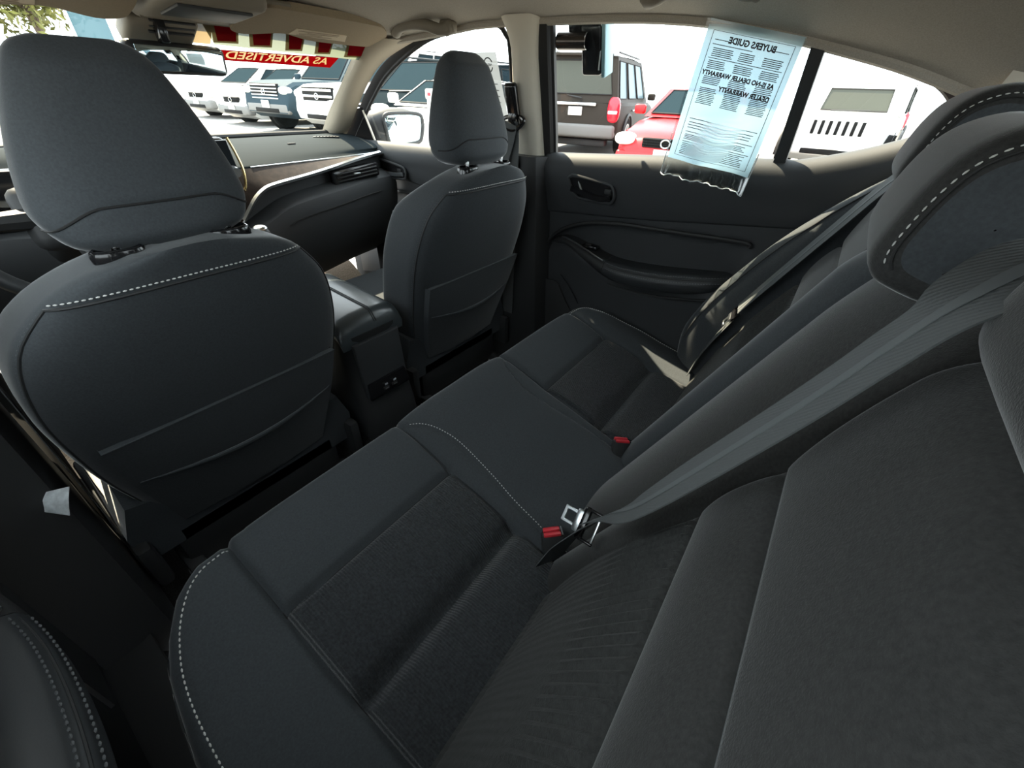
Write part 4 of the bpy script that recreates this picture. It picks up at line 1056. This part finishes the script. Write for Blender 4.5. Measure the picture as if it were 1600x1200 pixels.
# lettering, reversed because it is read from outside
_ex = Vector((-1, 0, 0)); _nz = Vector((0, -1/0.59, 1)).normalized()
Mt = Matrix.Translation(wsp(0.302, 1.033, 0.0060)) @ Matrix(((-1, 0, 0, 0), (0, _nz.y, _nz.z, 0), (0, _nz.z, -_nz.y, 0), (0, 0, 0, 1)))
lt = text_mesh('AS ADVERTISED', 0.046, 'banner_lettering', BANC, None, Matrix.Identity(4), 0.0, 0.0011)
ct = text_mesh('AS ADVERTISED', 0.046, 'cutter', BANC, None, Matrix.Identity(4), 0.01, 0.0011)
bd = MB().plate([(-0.185,-0.030),(0.190,-0.022),(0.200,0.020),(-0.195,0.022)], (0, 0, -0.0006), (1,0,0), (0,1,0), 0.0012).build('red_band', BANR, None, smooth=False)
md = bd.modifiers.new('cut', 'BOOLEAN'); md.operation = 'DIFFERENCE'; md.object = ct; md.solver = 'EXACT'
_dg = bpy.context.evaluated_depsgraph_get(); _me = bpy.data.meshes.new_from_object(bd.evaluated_get(_dg))
bd.modifiers.clear(); bd.data = _me; bpy.data.objects.remove(ct)
for _o in (bd, lt):
    _o.data.transform(Matrix.Rotation(R(-0.7), 4, 'Z')); _o.data.transform(Mt); _o.parent = ban; _o.matrix_parent_inverse = ban.matrix_world.inverted()

# buyers guide sheet in its sleeve, hanging inside the right rear window
gd = thing('buyers_guide', 'pale blue printed sheet in a clear sleeve hanging at the right rear window', 'paper sheet', (0.66, 0.17, 0.78))
TL, TR, BR, BL = Vector((0.622,0.262,1.113)), Vector((0.630,0.060,1.075)), Vector((0.672,0.092,0.775)), Vector((0.672,0.312,0.800))
def gp(u, v, o=0.0):
    p = TL.lerp(TR, u).lerp(BL.lerp(BR, u), v); w = 0.004*math.sin(u*9+v*5)*v
    if v > 0.86: w += 0.010*math.sin(u*21)*(v-0.86)/0.14
    n = (TR-TL).cross(BL-TL).normalized()
    if n.x > 0: n = -n
    return p + n*(o+w)
rows = [[gp(j/24, i/30, 0.004) for j in range(25)] for i in range(31)]
slv = MB().grid(rows).build('clear_sleeve', PLAST, gd)
slb = MB().grid([[gp(j/24, i/30, -0.002) for j in range(25)] for i in range(31)]).build('sleeve_back', PLAST, gd)
MB().tube([gp(0, v/20*1.0, 0.002) for v in range(14, 21)] + [gp(u/30, 1.0 + 0.012*math.sin(u*1.3)*math.sin(u*0.5), 0.002) for u in range(31)] + [gp(1, 1-v/20, 0.002) for v in range(0, 7)], 0.0013, 5).build('sleeve_edge', mat('plastic_edge', (0.80, 0.84, 0.86), 0.3), gd)
sheet = MB().grid([[gp(lerp(0.03, 0.985, j/24), lerp(0.0, 0.875, i/26), 0.001) for j in range(25)] for i in range(27)]).build('paper_sheet', PAPER, gd)
for k in range(4):
    u0 = 0.45+0.13*k
    MB().tube([gp(u0, 0.885, 0.006), gp(u0+0.03, 0.92, 0.012), gp(u0+0.02, 0.955, 0.008), gp(u0+0.05, 0.985, 0.006)], [0.0008, 0.0022, 0.0020, 0.0008], 6).build('sleeve_crease', PLAST, slv)
pr = MB()
def pline(u0, v0, u1, v1, h=0.0030, o=0.0022):
    pr.add([gp(u0, v0-h, o), gp(u1, v1-h, o), gp(u1, v1+h, o), gp(u0, v0+h, o)], [(0, 1, 2, 3)])
rnd = random.Random(3)
for (a, b, c, d) in ((0.10,0.055,0.93,0.055),(0.93,0.055,0.93,0.84),(0.93,0.84,0.10,0.84),(0.10,0.84,0.10,0.055)):
    n_ = 10
    if abs(a-c) > 0.1:
        for k in range(n_): pline(lerp(a, c, k/n_), b, lerp(a, c, (k+1)/n_), d, 0.0013)
    else:
        for k in range(n_): pr.add([gp(a-0.003, lerp(b, d, k/n_), 0.0022), gp(a+0.003, lerp(b, d, k/n_), 0.0022), gp(a+0.003, lerp(b, d, (k+1)/n_), 0.0022), gp(a-0.003, lerp(b, d, (k+1)/n_), 0.0022)], [(0, 1, 2, 3)])
pline(0.14,0.10,0.33,0.10,0.002); pline(0.72,0.10,0.90,0.10,0.002); pline(0.13,0.125,0.55,0.125,0.002)
for v in (0.20,): pline(0.13,v,0.90,v,0.002)
for v in (0.575,0.665,0.735): pline(0.14,v,0.90,v,0.0022)
def para(u0, u1, v0, v1, dv=0.0105):
    v = v0
    while v < v1:
        pline(u0+0.01*rnd.random(), v, u1-0.10*rnd.random()*(u1-u0), v, 0.0024); v += dv
for u0, u1 in ((0.15,0.38),(0.43,0.60),(0.68,0.88)): para(u0, u1, 0.145, 0.195)
for u0, u1 in ((0.14,0.34),(0.42,0.62),(0.70,0.89)): para(u0, u1, 0.215, 0.262); para(u0, u1, 0.305, 0.35); para(u0, u1, 0.375, 0.475)
para(0.14, 0.88, 0.60, 0.65, 0.018); para(0.14, 0.85, 0.685, 0.725); para(0.14, 0.88, 0.75, 0.825, 0.012)
po_ = pr.build('printed_lines', INK, gd, smooth=False); po_['kind'] = 'stuff'
def gtext(body, u, v, size, bold=0.0006):
    c = gp(u, v, 0.0055); ex = (gp(u-0.1, v, 0.0055)-c).normalized(); ey = (gp(u, v-0.05, 0.0055)-c).normalized(); ez = ex.cross(ey)
    Mq = Matrix.Translation(c) @ Matrix(((ex.x,ey.x,ez.x,0),(ex.y,ey.y,ez.y,0),(ex.z,ey.z,ez.z,0),(0,0,0,1)))
    text_mesh(body, size, 'heading_print', INK, gd, Mq, 0.0002, bold)
gtext('BUYERS GUIDE', 0.53, 0.092, 0.0150); gtext('AS IS-NO DEALER WARRANTY', 0.50, 0.285, 0.0118); gtext('DEALER WARRANTY', 0.62, 0.362, 0.0122)

# lock box hung on the glass, grey tab, window sticker
lk = thing('key_lock_box', 'black key lock box with round shackle hung outside the right rear window', 'lock box', (0.66, 0.58, 1.0))
bx = lambda z: xs(z)
MB().rbox((xs(1.07)+0.036, 0.565, 1.068), (0.042, 0.058, 0.112), 0.008, 3, Matrix.Rotation(R(-17), 3, 'Y')).build('box_body', PLG, lk)
MB().rbox((xs(1.11)+0.036, 0.610, 1.112), (0.034, 0.050, 0.036), 0.006, 2, Matrix.Rotation(R(-17), 3, 'Y')).build('box_head', PLG, lk)
MB().tube([(xs(1.085)+0.014, 0.660, 1.084), (xs(1.085)+0.012, 0.572, 1.082)], 0.0200, 20).build('shackle_tube', mat('dark_steel', (0.10, 0.09, 0.085), 0.25, metal=1.0), lk)
MB().tube([(xs(1.085)+0.012+0.0192*math.cos(a), 0.571, 1.082+0.0192*math.sin(a)) for a in [2*math.pi*k/20 for k in range(20)]], 0.0014, 6, closed=True).build('tube_rim', CHR, lk)
MB().tube([(xs(1.05)+0.012, 0.541, 1.125), (xs(1.05)+0.016, 0.538, 1.05), (xs(1.05)+0.022, 0.540, 1.022)], 0.0022, 6).build('box_edge', SAT, lk)
MB().rbox((xs(1.07)+0.040, 0.528, 1.068), (0.05, 0.012, 0.118), 0.004, 2, Matrix.Rotation(R(-17), 3, 'Y')).build('side_cover', mat('teal_plastic', (0.25, 0.42, 0.48), 0.4), lk)
tag(MB().rbox((xs(1.118)-0.012, 0.390, 1.1175), (0.006, 0.050, 0.010), 0.002).build('window_clip', PNL), 'small beige clip at the top of the right rear window', 'clip')
st = thing('window_sticker', 'white window sticker sheet with round emblem behind the passenger headrest', 'sticker', (0.68, 0.90, 0.85))
def sp_(y, z, o=0.0): return Vector((xs(z)-0.002-o, y, z))
MB().add([sp_(1.06,1.062), sp_(0.872,1.062), sp_(0.852,0.83), sp_(1.06,0.83)], [(0,1,2,3)]).build('sticker_sheet', papery('sticker_paper', (0.17, 0.18, 0.185), 0.03, 0.6), st)
cE = (0.906, 1.032)
MB().tube([sp_(cE[0]+0.016*math.cos(a), cE[1]+0.017*math.sin(a), 0.002) for a in [R(22+136*k/16) for k in range(17)]], 0.0016, 5).build('emblem_arc', INK, st)
MB().tube([sp_(cE[0]+0.016*math.cos(a), cE[1]+0.017*math.sin(a), 0.002) for a in [R(202+136*k/16) for k in range(17)]], 0.0016, 5).build('emblem_arc', INK, st)
Ms = Matrix.Translation(sp_(cE[0], cE[1], 0.003)) @ Matrix(((0, -0.29, 1, 0), (1, 0, 0, 0), (0, 0.957, 0.29, 0), (0, 0, 0, 1)))
text_mesh('NISSAN', 0.0085, 'emblem_print', INK, st, Ms, 0.0001, 0.0002)
sl = MB()
for k in range(9):
    z = 0.985-0.016*k; sl.add([sp_(1.04, z+0.001, 0.002), sp_(0.88-0.001*k, z+0.001, 0.002), sp_(0.88-0.001*k, z-0.001, 0.002), sp_(1.04, z-0.001, 0.002)], [(0,1,2,3)])
sl_o = sl.build('sticker_print', INK, st, smooth=False); sl_o['kind'] = 'stuff'

# wing mirror outside the passenger window
wm = thing('wing_mirror', 'black passenger wing mirror outside the front window', 'mirror', (0.86, 1.62, 0.78))
Mm = Matrix.Rotation(R(-20), 3, 'Z')
cw = Vector((0.875, 1.635, 0.815))
MB().ell(cw, (0.125, 0.075, 0.078), 28, 16, 0.72, Mm).build('mirror_housing', PLB, wm)
poly = c2([(-0.060,0.050),(0.0,0.060),(0.095,0.056),(0.114,0.030),(0.106,-0.025),(0.085,-0.052),(0.0,-0.060),(-0.045,-0.056),(-0.058,0.0)], 5, True)
mf = MB().plate(poly, cw + Mm@Vector((0, -0.064, 0)), Mm@Vector((1, 0, 0)), (0, 0, 1), 0.014, 0.003).build('mirror_glass', MIRR, wm)
MB().tube([cw + Mm@Vector((a, -0.076, b)) for a, b in poly], 0.0080, 8, closed=True).build('mirror_bezel', PLB, wm)
MB().tube([(0.75, 1.66, 0.775), cw+Vector((-0.05, 0.02, -0.05))], 0.022, 10).build('mirror_arm', PLG, wm)

# ================================================================ outside: lot, parked vehicles, trees
def gz(y): return -0.30 + 0.012*y
ASPH = mat('sunlit_asphalt', (0.25, 0.245, 0.235), 0.9, var=(3.0, 0.10), bump=(120, 0.3, 0.004))
rows = [[(x, y, gz(y)) for x in [-60+8*k for k in range(16)]] for y in [-60+10*k for k in range(15)]]
tag(MB().grid(rows).build('ground', ASPH), 'pale sunlit asphalt of the car lot', kind='structure')

GRB = mat('grille_black', (0.010, 0.010, 0.010), 0.6, spec=0.1)
CGL = mat('car_glass', (0.016, 0.027, 0.033), 0.8, spec=0.0)
CGLT = mat('car_glass_light', (0.075, 0.08, 0.068), 0.6, spec=0.02)
TIRE = mat('tyre_rubber', (0.012, 0.012, 0.012), 0.9, spec=0.1)
RIM = mat('alloy_rim', (0.40, 0.40, 0.38), 0.4, metal=0.6)
LMP = mat('lamp_clear', (0.75, 0.78, 0.78), 0.1, spec=0.6)
TLR = mat('lamp_red', (0.62, 0.02, 0.04), 0.15, spec=0.6)
PWHT = mat('car_paint_white', (0.60, 0.60, 0.58), 0.35, spec=0.3)
PBLK = mat('car_paint_black', (0.012, 0.017, 0.020), 0.8, spec=0.0)
PGRY = mat('car_paint_dark_grey', (0.034, 0.029, 0.024), 0.5, spec=0.08)
PRED = mat('car_paint_red', (0.42, 0.012, 0.016), 0.3, spec=0.4)
PSLV = mat('car_paint_silver', (0.16, 0.16, 0.155), 0.45, spec=0.3)
PLTE = mat('plate_white', (0.80, 0.80, 0.76), 0.5)

def car(name, label, cx, cy, fx, fy, L, W, H, paint, style, grille=4, lower=None, glassm=None):
    rz = math.atan2(fy, fx)
    t = thing(name, label, 'car' if style == 'sedan' else {'suv': 'suv', 'pickup': 'pickup truck', 'jeep': 'suv'}[style], (cx, cy, gz(cy)), rz, group=None, local=True)
    G = glassm or CGL; hw = W/2; a = L/2; wr = {'sedan': 0.33, 'suv': 0.37, 'pickup': 0.41, 'jeep': 0.39}[style]
    gc = {'sedan': 0.16, 'suv': 0.24, 'pickup': 0.34, 'jeep': 0.30}[style]
    # station, hood/belt height, half width
    if style == 'sedan': ST = [(-1,0.62,0.80),(-0.96,0.86,0.90),(-0.80,0.98,0.97),(-0.5,0.97,1),(0,0.94,1),(0.40,0.90,1),(0.60,0.86,0.98),(0.85,0.76,0.93),(0.96,0.66,0.84),(1,0.52,0.74)]
    elif style == 'suv': ST = [(-1,0.60,0.88),(-0.985,1.00,0.92),(-0.93,1.05,0.96),(-0.5,1.05,1),(0,1.04,1),(0.42,1.03,1),(0.62,1.02,0.98),(0.88,0.95,0.94),(0.97,0.82,0.88),(1,0.60,0.82)]
    elif style == 'pickup': ST = [(-1,0.80,0.94),(-0.985,1.12,0.96),(-0.9,1.14,0.98),(-0.3,1.14,1),(0.1,1.14,1),(0.40,1.14,1),(0.60,1.16,0.99),(0.90,1.12,0.97),(0.98,1.02,0.94),(1,0.70,0.90)]
    else: ST = [(-1,0.70,0.92),(-0.985,1.05,0.92),(-0.9,1.08,0.94),(-0.3,1.08,0.94),(0.2,1.08,0.94),(0.42,1.06,0.90),(0.60,1.05,0.86),(0.90,1.01,0.80),(0.98,0.97,0.78),(1,0.72,0.76)]
    rings = []
    for f, zt, w in ST:
        x = f*a; ww = w*hw; zb = gc + (0.12 if abs(f) > 0.9 else 0)
        rings.append([(x, -ww*0.90, zb), (x, -ww, zb+0.14), (x, -ww, zb+(zt-zb)*0.62), (x, -ww*0.975, zt-0.08), (x, -ww*0.90, zt-0.01), (x, -ww*0.5, zt+0.015), (x, ww*0.5, zt+0.015), (x, ww*0.90, zt-0.01), (x, ww*0.975, zt-0.08), (x, ww, zb+(zt-zb)*0.62), (x, ww, zb+0.14), (x, ww*0.90, zb)])
    MB().loft(rings).build('body', paint, t, angle=35)
    # greenhouse: bottom at the belt, top at the roof
    GH = {'sedan': (-0.72,0.46,-0.42,0.12), 'suv': (-0.97,0.46,-0.90,0.16), 'pickup': (-0.28,0.44,-0.22,0.16), 'jeep': (-0.96,0.36,-0.94,0.26)}[style]
    zb = interp([(f, z) for f, z, w in ST], 0.0) - 0.02; zr = H; hb = hw*0.90; hr = hw*(0.86 if style == 'jeep' else 0.74)
    def gp3(u, sgn, v):            # u along (0 rear, 1 front), v up
        x = lerp(lerp(GH[0], GH[1], u), lerp(GH[2], GH[3], u), v)*a
        zz = lerp(zb if u < 0.9 else zb, zr-0.05, v); return Vector((x, sgn*lerp(hb, hr, v), zz))
    ca = MB(); lo_ = [gp3(0,-1,0), gp3(1,-1,0), gp3(1,1,0), gp3(0,1,0)]; hi_ = [gp3(0,-1,1), gp3(1,-1,1), gp3(1,1,1), gp3(0,1,1)]
    ca.loft([lo_, hi_]); ca.build('cabin', paint, t, smooth=False)
    rf = [(gp3(u, 0, 1).x, y, zr - 0.05*(2*abs(u-0.5))**2.5 - 0.03*(abs(y)/hr)**2) for u in (0,) for y in (0,)]
    rows = [[(gp3(u, 0, 1).x + (0.03 if u == 1 else -0.03 if u == 0 else 0), hr*1.01*q, zr - 0.045*(2*abs(u-0.5))**3 - 0.035*abs(q)**3) for q in (-1,-0.8,-0.4,0,0.4,0.8,1)] for u in (0,0.15,0.4,0.6,0.85,1)]
    MB().grid(rows).build('roof', paint, t)
    def pane(nm, pts, off, m=None):
        c = sum(pts, Vector())/len(pts); n = (pts[1]-pts[0]).cross(pts[2]-pts[0]).normalized()
        if n.dot(c-Vector((c.x*0.6, 0, zb))) < 0: n = -n
        o = MB().add([p + n*off for p in pts], [tuple(range(len(pts)))]).build(nm, m or G, t, smooth=False)
        MB().tube([p+n*(off+0.004) for p in pts], 0.012, 5, closed=True).build('window_trim', RUB, o)
        return o
    def fq(u, k, v): p = gp3(u, 1, v); return Vector((p.x, p.y*k, p.z))
    kw = 0.68 if style == 'jeep' else 0.90
    pane('windshield', [fq(1,-kw,0.10), fq(1,kw,0.10), fq(1,kw*0.95,0.80 if style == 'jeep' else 0.93), fq(1,-kw*0.95,0.80 if style == 'jeep' else 0.93)], 0.012)
    pane('rear_window', [fq(0,-0.86,0.18), fq(0,0.86,0.18), fq(0,0.80,0.90), fq(0,-0.80,0.90)], 0.012, CGLT if style == 'suv' else None)
    cuts = {'sedan': [(0.16,0.46),(0.50,0.86)], 'suv': [(0.04,0.26),(0.32,0.58),(0.62,0.88)], 'pickup': [(0.08,0.42),(0.48,0.86)], 'jeep': [(0.05,0.40),(0.46,0.90)]}[style]
    for sg in (-1, 1):
        for u0, u1 in cuts:
            pane('side_window', [gp3(u0, sg, 0.10), gp3(u1, sg, 0.10), gp3(u1, sg, 0.90), gp3(u0, sg, 0.90)], 0.010)
        # wing mirror, handles, sill
        p = gp3(0.93, sg, 0.05); MB().rbox(p+Vector((0.05, sg*0.16, 0.08)), (0.12, 0.20, 0.15), 0.04, 3).build('wing_mirror', paint, t)
        for u0, u1 in cuts[-2:]:
            q = gp3(u0+0.05, sg, 0); MB().rbox((q.x, sg*(hw+0.012), zb-0.14), (0.20, 0.03, 0.035), 0.012).build('door_handle', CHR if style != 'sedan' else paint, t)
        MB().rbox((0, sg*(hw*0.955), gc+0.06), (L*0.5, 0.06, 0.10), 0.02).build('side_sill', PLB, t)
    # wheels
    for fxw in ({'sedan': (-0.58,0.62), 'suv': (-0.60,0.64), 'pickup': (-0.62,0.66), 'jeep': (-0.60,0.66)}[style]):
        for sg in (-1, 1):
            c = Vector((fxw*a, sg*(hw-0.10), wr)); 
            prof = [(wr*0.66, 0.10), (wr*0.90, 0.115), (wr, 0.08), (wr, -0.08), (wr*0.90, -0.115), (wr*0.66, -0.10)]
            rg = [[c + Vector((r_*math.cos(2*math.pi*k/28), sg*o_, r_*math.sin(2*math.pi*k/28))) for k in range(28)] for r_, o_ in prof]
            w_ = MB().loft(rg, False).build('wheel', TIRE, t)
            arch = [c + Vector(((wr+0.06)*math.cos(R(q)), sg*0.105, (wr+0.06)*math.sin(R(q)))) for q in range(-8, 189, 14)]
            MB().tube(arch, 0.030, 6).build('wheel_arch', PLB if style != 'sedan' else paint, t)
            MB().plate([((wr+0.05)*math.cos(R(q)), (wr+0.05)*math.sin(R(q))) for q in range(0, 360, 15)], c + Vector((0, sg*0.04, 0)), (1,0,0), (0,0,1), 0.01).build('arch_liner', RUB, t)
            rim_ = MB()
            for k in range(6):
                an = R(60*k+10); rim_.rbox(c + Vector((wr*0.36*math.cos(an), sg*0.085, wr*0.36*math.sin(an))), (wr*0.60, 0.03, wr*0.13), 0.01, 1, Matrix.Rotation(-an, 3, 'Y'))
            rim_.tube([c + Vector((wr*0.66*math.cos(2*math.pi*k/28), sg*0.095, wr*0.66*math.sin(2*math.pi*k/28))) for k in range(28)], 0.018, 6, closed=True)
            rim_.tube([c + Vector((0, sg*0.07, 0)), c + Vector((0, sg*0.11, 0))], wr*0.14, 12)
            rr_ = rim_.build('rim', RIM, w_)
    # front end
    zf = {'sedan': 0.62, 'suv': 0.78, 'pickup': 0.90, 'jeep': 0.86}[style]; gh = {'sedan': 0.14, 'suv': 0.24, 'pickup': 0.34, 'jeep': 0.26}[style]; gw = {'sedan': 0.42, 'suv': 0.50, 'pickup': 0.58, 'jeep': 0.56}[style]
    xf = a*0.985
    gr_ = MB().rbox((xf-0.01, 0, zf), (0.07, gw*W, gh), 0.02).build('grille', GRB if style != 'jeep' else paint, t)
    if style == 'jeep':
        for k in range(7): MB().rbox((xf+0.03, (k-3)*gw*W/8.2, zf), (0.02, 0.055, gh*0.85), 0.012, 2).build('grille_slot', GRB, gr_)
    else:
        for k in range(grille): MB().rbox((xf+0.03, 0, zf-gh/2+gh*(k+0.5)/grille), (0.03, gw*W*0.96, gh/grille*0.42), 0.008, 2).build('grille_bar', SAT if style != 'sedan' else GRB, gr_)
        MB().tube([(xf+0.045, 0.07*math.cos(2*math.pi*k/20), zf+0.055*math.sin(2*math.pi*k/20)) for k in range(20)], 0.010, 6, closed=True).build('badge_ring', CHR, gr_)
    for sg in (-1, 1):
        if style == 'jeep': MB().ell((xf-0.01, sg*W*0.31, zf), (0.05, 0.09, 0.09), 16, 10).build('headlight', LMP, t)
        else: MB().ell((xf-0.08, sg*hw*0.76, zf+0.03), (0.14, hw*0.19, 0.09), 16, 10, 0.75).build('headlight', LMP, t)
        MB().ell((xf-0.03, sg*hw*0.66, gc+0.24), (0.05, 0.07, 0.05), 12, 8).build('fog_lamp', LMP, t)
        MB().ell((-a*0.975, sg*hw*0.84, {'sedan': 0.80, 'suv': 0.90, 'pickup': 0.95, 'jeep': 0.92}[style]), (0.10, hw*0.135, 0.12 if style == 'sedan' else 0.24), 14, 10, 0.7).build('tail_light', TLR, t)
        MB().rbox((-a*0.975-0.09, sg*hw*0.84, {'sedan': 0.80, 'suv': 0.86, 'pickup': 0.90, 'jeep': 0.88}[style]), (0.03, hw*0.20, 0.06), 0.012).build('reverse_lamp', LMP, t)
    MB().rbox((xf-0.06, 0, gc+0.22), (0.22, W*0.88, 0.24), 0.06, 3).build('front_bumper', lower or paint, t)
    MB().rbox((xf+0.04, 0, gc+0.17), (0.05, W*0.50, 0.09), 0.02).build('air_intake', GRB, t)
    MB().rbox((xf+0.065, 0, gc+0.30), (0.02, 0.31, 0.16), 0.005).build('front_plate', PLTE, t)
    MB().rbox((-a*0.97, 0, gc+0.26), (0.22, W*0.92, 0.26), 0.06, 3).build('rear_bumper', lower or paint, t)
    MB().rbox((-a*0.99-0.03, 0, {'sedan': 0.78, 'suv': 0.86, 'pickup': 0.75, 'jeep': 0.80}[style]), (0.02, 0.31, 0.16), 0.005).build('rear_plate', PLTE, t)
    if style == 'suv':
        MB().rbox((-a*0.995-0.02, 0, 0.99), (0.05, W*0.46, 0.06), 0.015).build('tailgate_bar', CHR, t)
        MB().rbox((-a*0.90, 0, zr-0.03), (0.26, W*0.62, 0.05), 0.015).build('roof_spoiler', paint, t)
        for sg in (-1, 1): MB().tube([(x_*a, sg*hr*0.94, zr+0.02) for x_ in (-0.80,-0.4,0.0,0.1)], 0.018, 6).build('roof_rail', PLB, t)
        MB().tube([(-a*0.965, -0.10, 1.02), (-a*0.985, -0.10, 1.10), (-a*0.96, 0.25, 1.14)], 0.014, 5).build('rear_wiper', PLB, t)
        MB().rbox((-a*0.86, 0, gc+0.02), (0.30, W*0.7, 0.14), 0.04).build('under_tray', PLB, t)
    if style == 'pickup':
        MB().rbox((-a*0.64, 0, 1.06), (L*0.34, W*0.80, 0.20), 0.02).build('bed_liner', PLB, t)
    if style in ('jeep', 'suv'):
        for sg in (-1, 1): MB().rbox((a*0.66, sg*W*0.22, 1.04 if style == 'jeep' else 1.01), (0.22, 0.06, 0.03), 0.01).build('hood_vent', PLB, t)
        MB().tube([(a*0.46, -0.35, zb+0.05), (a*0.44, 0.30, zb+0.07)], 0.012, 5).build('wiper', PLB, t)
    return t
car('parked_suv', 'dark grey suv seen from behind with red tail light', 11.45, 5.70, 0.98, 0.20, 4.9, 2.0, 1.88, PGRY, 'suv', lower=PSLV, glassm=mat('teal_glass', (0.06, 0.11, 0.13), 0.3, spec=0.1))
car('parked_sedan', 'red sedan facing the right rear window', 9.10, 2.45, -1.0, -0.06, 4.7, 1.80, 1.38, PRED, 'sedan', 4)
car('parked_suv', 'white boxy suv with slotted grille outside the quarter window', 12.3, 0.20, -0.995, 0.06, 4.3, 1.86, 1.62, PWHT, 'jeep', glassm=CGLT)
car('parked_pickup', 'blue grey pickup truck with wide chrome grille seen through the windshield', 8.95, 12.6, -1.0, -0.05, 5.9, 2.04, 1.95, mat('car_paint_blue_grey', (0.030, 0.050, 0.064), 0.6, spec=0.04), 'pickup', 5, lower=PSLV)
car('parked_pickup', 'white pickup truck next to the windshield pillar', 8.80, 10.05, -1.0, -0.01, 5.8, 1.96, 1.90, PWHT, 'pickup', 3)
car('parked_sedan', 'white sedan parked left of the pickups', 8.7, 15.1, -1.0, -0.06, 4.8, 1.84, 1.46, PWHT, 'sedan', 3, lower=PSLV)
car('parked_sedan', 'white sedan farthest away under the rear view mirror', 8.9, 17.9, -1.0, -0.08, 4.8, 1.84, 1.46, PWHT, 'sedan', 3, lower=PSLV)
car('parked_suv', 'black suv outside the passenger front window', 7.6, 7.95, -1.0, -0.01, 4.7, 1.80, 1.66, PBLK, 'suv', 4)
car('parked_sedan', 'low white sedan in front of the black suv', 6.15, 5.95, -1.0, -0.01, 3.9, 1.72, 1.34, PWHT, 'sedan', 3)

LEAF = mat('sunlit_leaves', (0.15, 0.15, 0.03), 0.7, var=(2.0, 0.35)); BARK = mat('bark', (0.16, 0.12, 0.09), 0.9, var=(12, 0.3))
def tree(label, cx, cy, h, r, seed, nl=2600, ls=0.16):
    t = thing('leafy_tree', label, 'tree', (cx, cy, gz(cy)), local=True); rn = random.Random(seed)
    MB().tube([(0,0,0),(0.05,0.03,h*0.3),(-0.03,0.05,h*0.6),(0,0,h*0.85)], [0.20,0.16,0.11,0.04], 10).build('trunk', BARK, t)
    cl = []
    for k in range(9):
        an = rn.random()*6.28; rr = r*(0.35+0.45*rn.random()); zz = h*(0.55+0.38*rn.random()); e = (rr*math.cos(an), rr*math.sin(an), zz)
        MB().tube([(0,0,h*(0.30+0.03*k)), (e[0]*0.5, e[1]*0.5, zz*0.85), e], [0.07,0.045,0.02], 6).build('branch', BARK, t); cl.append(e)
    lf = MB()
    for k in range(nl):
        e = cl[rn.randrange(len(cl))]; s_ = r*0.42
        p = Vector((e[0]+rn.gauss(0, s_), e[1]+rn.gauss(0, s_), e[2]+rn.gauss(0, s_*0.7)))
        d1 = Vector((rn.gauss(0,1), rn.gauss(0,1), rn.gauss(0,1))).normalized(); d2 = d1.orthogonal().normalized()
        lf.add([p-d1*ls, p+d2*ls*0.5, p+d1*ls, p-d2*ls*0.5], [(0,1,2,3)])
    o = lf.build('foliage', LEAF, t, smooth=False); o['kind'] = 'stuff'
    return t
tree('yellow green tree at the far left beyond the windshield', 6.4, 31.0, 7.0, 2.6, 5, 9000, 0.17)
tree('yellow green tree above the black suv', 18.5, 22.5, 4.6, 1.8, 9, 4000, 0.12)
fl = thing('feather_flag', 'pale blue feather flag on a pole beyond the driver headrest', 'flag', (4.6, 19.5, gz(19.5)), local=True)
MB().tube([(0,0,0),(0,0,4.5),(0.25,0,5.4)], 0.035, 8).build('pole', SAT, fl)
rows = [[(0.04+0.85*u*(1-0.5*max(0, v-0.7)/0.3), 0.06*math.sin(u*4+v*7), 1.2+4.2*v) for u in [k/6 for k in range(7)]] for v in [k/16 for k in range(17)]]
MB().grid(rows).build('flag_cloth', papery('flag_cloth', (0.055, 0.105, 0.135), 0.02, 0.5), fl)
mp = thing('marker_post', 'white marker post with red tag in front of the black suv', 'post', (5.3, 6.35, gz(6.35)), local=True)
mp.location = (4.30, 4.85, gz(4.85))
MB().rbox((0,0,0.55), (0.07,0.07,1.10), 0.01).build('shaft', PLTE, mp)
MB().rbox((0,0,1.13), (0.11,0.09,0.12), 0.02).build('cap', PLTE, mp)
MB().rbox((-0.05,-0.03,1.13), (0.02,0.05,0.04), 0.005).build('red_tag', RED, mp)
for o in LOCALS:
    if '_local' in o: del o['_local']
